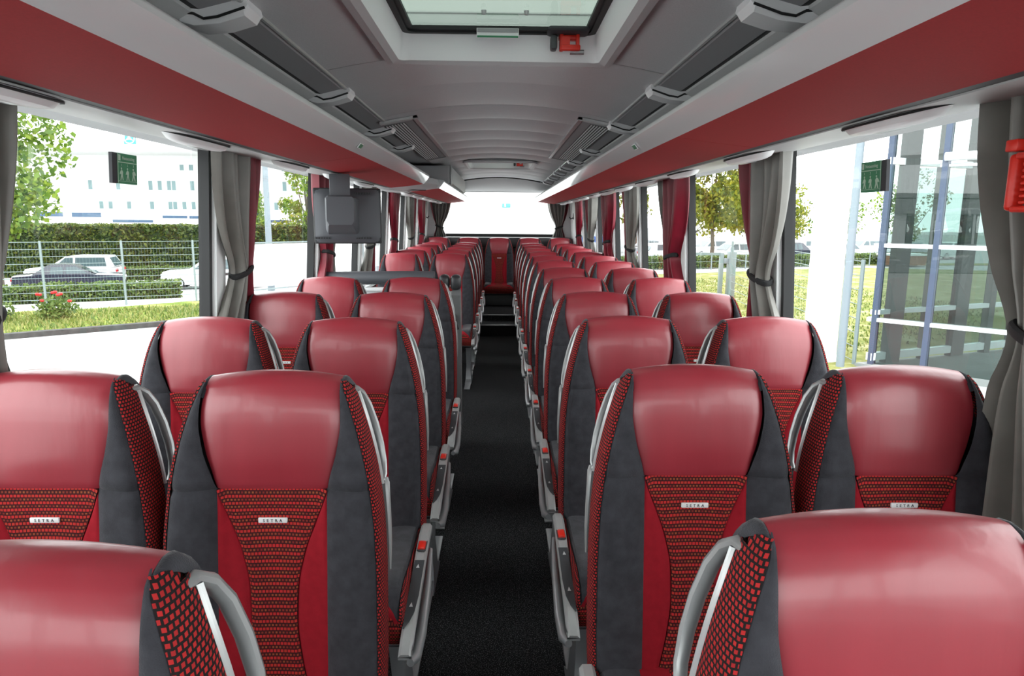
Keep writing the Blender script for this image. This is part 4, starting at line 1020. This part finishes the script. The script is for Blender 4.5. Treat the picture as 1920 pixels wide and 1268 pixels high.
cps = [(12.6,51.5,'carw','hatch'), (18.0,53.0,'carw','wagon'), (23.2,54.6,'card','sedan'), (28.6,56.2,'carw','hatch'), (34.2,58.0,'cars','wagon'), (39.5,59.6,'carw','hatch'),
       (13.0,58.6,'cars','sedan'), (18.4,60.2,'carw','hatch'), (23.6,61.8,'carw','wagon'), (29.0,63.4,'carw','hatch'), (34.6,65.0,'carw','wagon')]
nmz = {'carw': 'white', 'card': 'dark blue', 'cars': 'silver'}
for k, (x, y, p, kd) in enumerate(cps):
    kn = {'hatch': 'hatchback', 'wagon': 'estate car', 'sedan': 'saloon'}[kd]
    car(x, y, rad(17 if k % 3 else 197), p, '%s parked %s on the right, %s in the %s car park row' % (nmz[p], kn, ORD[k if k < 6 else k-6], 'nearer' if k < 6 else 'farther'), 4.2, kind=kd, H=1.5, group='cars in the right car park')
def van(x, y, rz, label, stripe):
    t = thing('delivery_van', label, 'van', (x, y, G), rz)
    b = B(); b.prism([(-2.9,.4), (-2.95,1.0), (-2.5,1.25), (-1.75,2.2), (-1.2,2.45), (2.9,2.5), (2.95,.4)], 'y', -.98, .98); o = b.obj('body', 'carw', t, ang=25)
    for sd in (-1, 1):
        B().faces([(-2.25, sd*.99, 1.30), (-1.35, sd*.99, 1.30), (-1.35, sd*.99, 2.05), (-1.78, sd*.99, 2.05)], [(0,1,2,3)]).obj('side_window', 'carg', o, smooth=False)
        for wx in (-2.0, 1.9): B().lathe([(0,-.12), (.30,-.12), (.36,0), (.30,.12), (0,.12)], (wx, sd*.88, .36), 'y', 16).obj('wheel', 'tyre', t)
        if stripe: B().box((.8, sd*.985, 1.3), (3.4, .02, .55)).obj('blue_stripe', 'bluep', o, smooth=False)
    if stripe: B().box((.6, 0, 2.66), (3.2, 1.0, .34), bev=.04).obj('yellow_roof_sign', 'yellow', t)
    B().faces([(-2.52, -.85, 1.28), (-2.52, .85, 1.28), (-1.80, .85, 2.18), (-1.80, -.85, 2.18)], [(0,1,2,3)]).obj('windscreen', 'carg', o, smooth=False)
van(16.5, 66.5, rad(195), 'white delivery van behind the right car park rows', False)
van(9.2, 67.5, rad(190), 'white and blue van with a yellow roof sign on the right', True)
van(27.0, 69.5, rad(195), 'white box van beyond the white column', False)
tl = [(15.4,49.6,9.4,2.7,2.9,'tree_y',6500), (18.9,50.9,9.6,2.6,2.9,'tree_y',6500), (13.8,70,9.0,2.4,2.3,'tree_y',2000), (11.0,76,9.5,2.6,2.6,'tree_y',1800), (9.0,80,10,2.6,3.0,'tree_y',1800), (21,74,6.6,2.0,3.0,'tree_y',1800), (25.5,73,6.8,2.0,3.0,'tree_y',1800),
      (30,84,6.5,1.4,3.2,'tree_y',1700), (36,86,7.6,1.4,3.6,'tree_y',1700), (42,86,7.8,1.4,3.6,'tree_g',1700), (48,80,9.0,1.4,4.0,'tree_g',1700), (33.5,80,6.0,1.2,2.6,'tree_y',1400)]
wh = ['left of the two front car park trees', 'right of the two front car park trees', 'seen between the third and fourth right curtains', 'beyond the fourth right curtain', 'beyond the fifth right curtain', 'low behind the front car park trees', 'low behind the vans on the right',
      'just right of the second right pillar', 'beyond the white column', 'just left of the glass building', 'seen through the glass building', 'low beside the white column']
for k, (x, y, h, th, rx, mt, n) in enumerate(tl):
    tree('street_tree', x, y, h, th, rx, 2, mt, n, .30 if k < 2 else .36, '%s tree %s' % ({'tree_y': 'yellow autumn', 'tree_g': 'green'}[mt], wh[k]), 16, .14, 'trees around the car park')
sk = thing('orange_skip', 'orange container standing on the far road beyond the right column', 'container', (29.3, 49.2, G), rad(15))
B().prism([(-1.2,.1), (1.2,.1), (1.5,.8), (-1.5,.8)], 'y', -.8, .8).obj('bin', 'orange', sk, smooth=False); B().box((0, 0, .86), (3.1, 1.8, .12)).obj('rim', 'panelw', sk, smooth=False)
hall = thing('white_hall', 'large white hall seen through the rear window', 'building', (0, 0, G))
B().box((-1.4, 58, 6), (13.6, 16, 12)).obj('wall', 'bwhite', hall, smooth=False); B().box((-1.4, 49.9, 11.8), (13.8, .4, .5)).obj('roof_edge', 'bwhite', hall, smooth=False)
ts = thing('wall_sign', 'small teal sign on the white hall behind the rear window', 'sign', (.42, 49.9, 2.42))
B().box((0, 0, 0), (.60, .10, .30), bev=.03).obj('board', 'teal', ts); B().box((-.08, -.06, .02), (.10, .03, .2)).obj('mark', 'bwhite', ts, smooth=False)
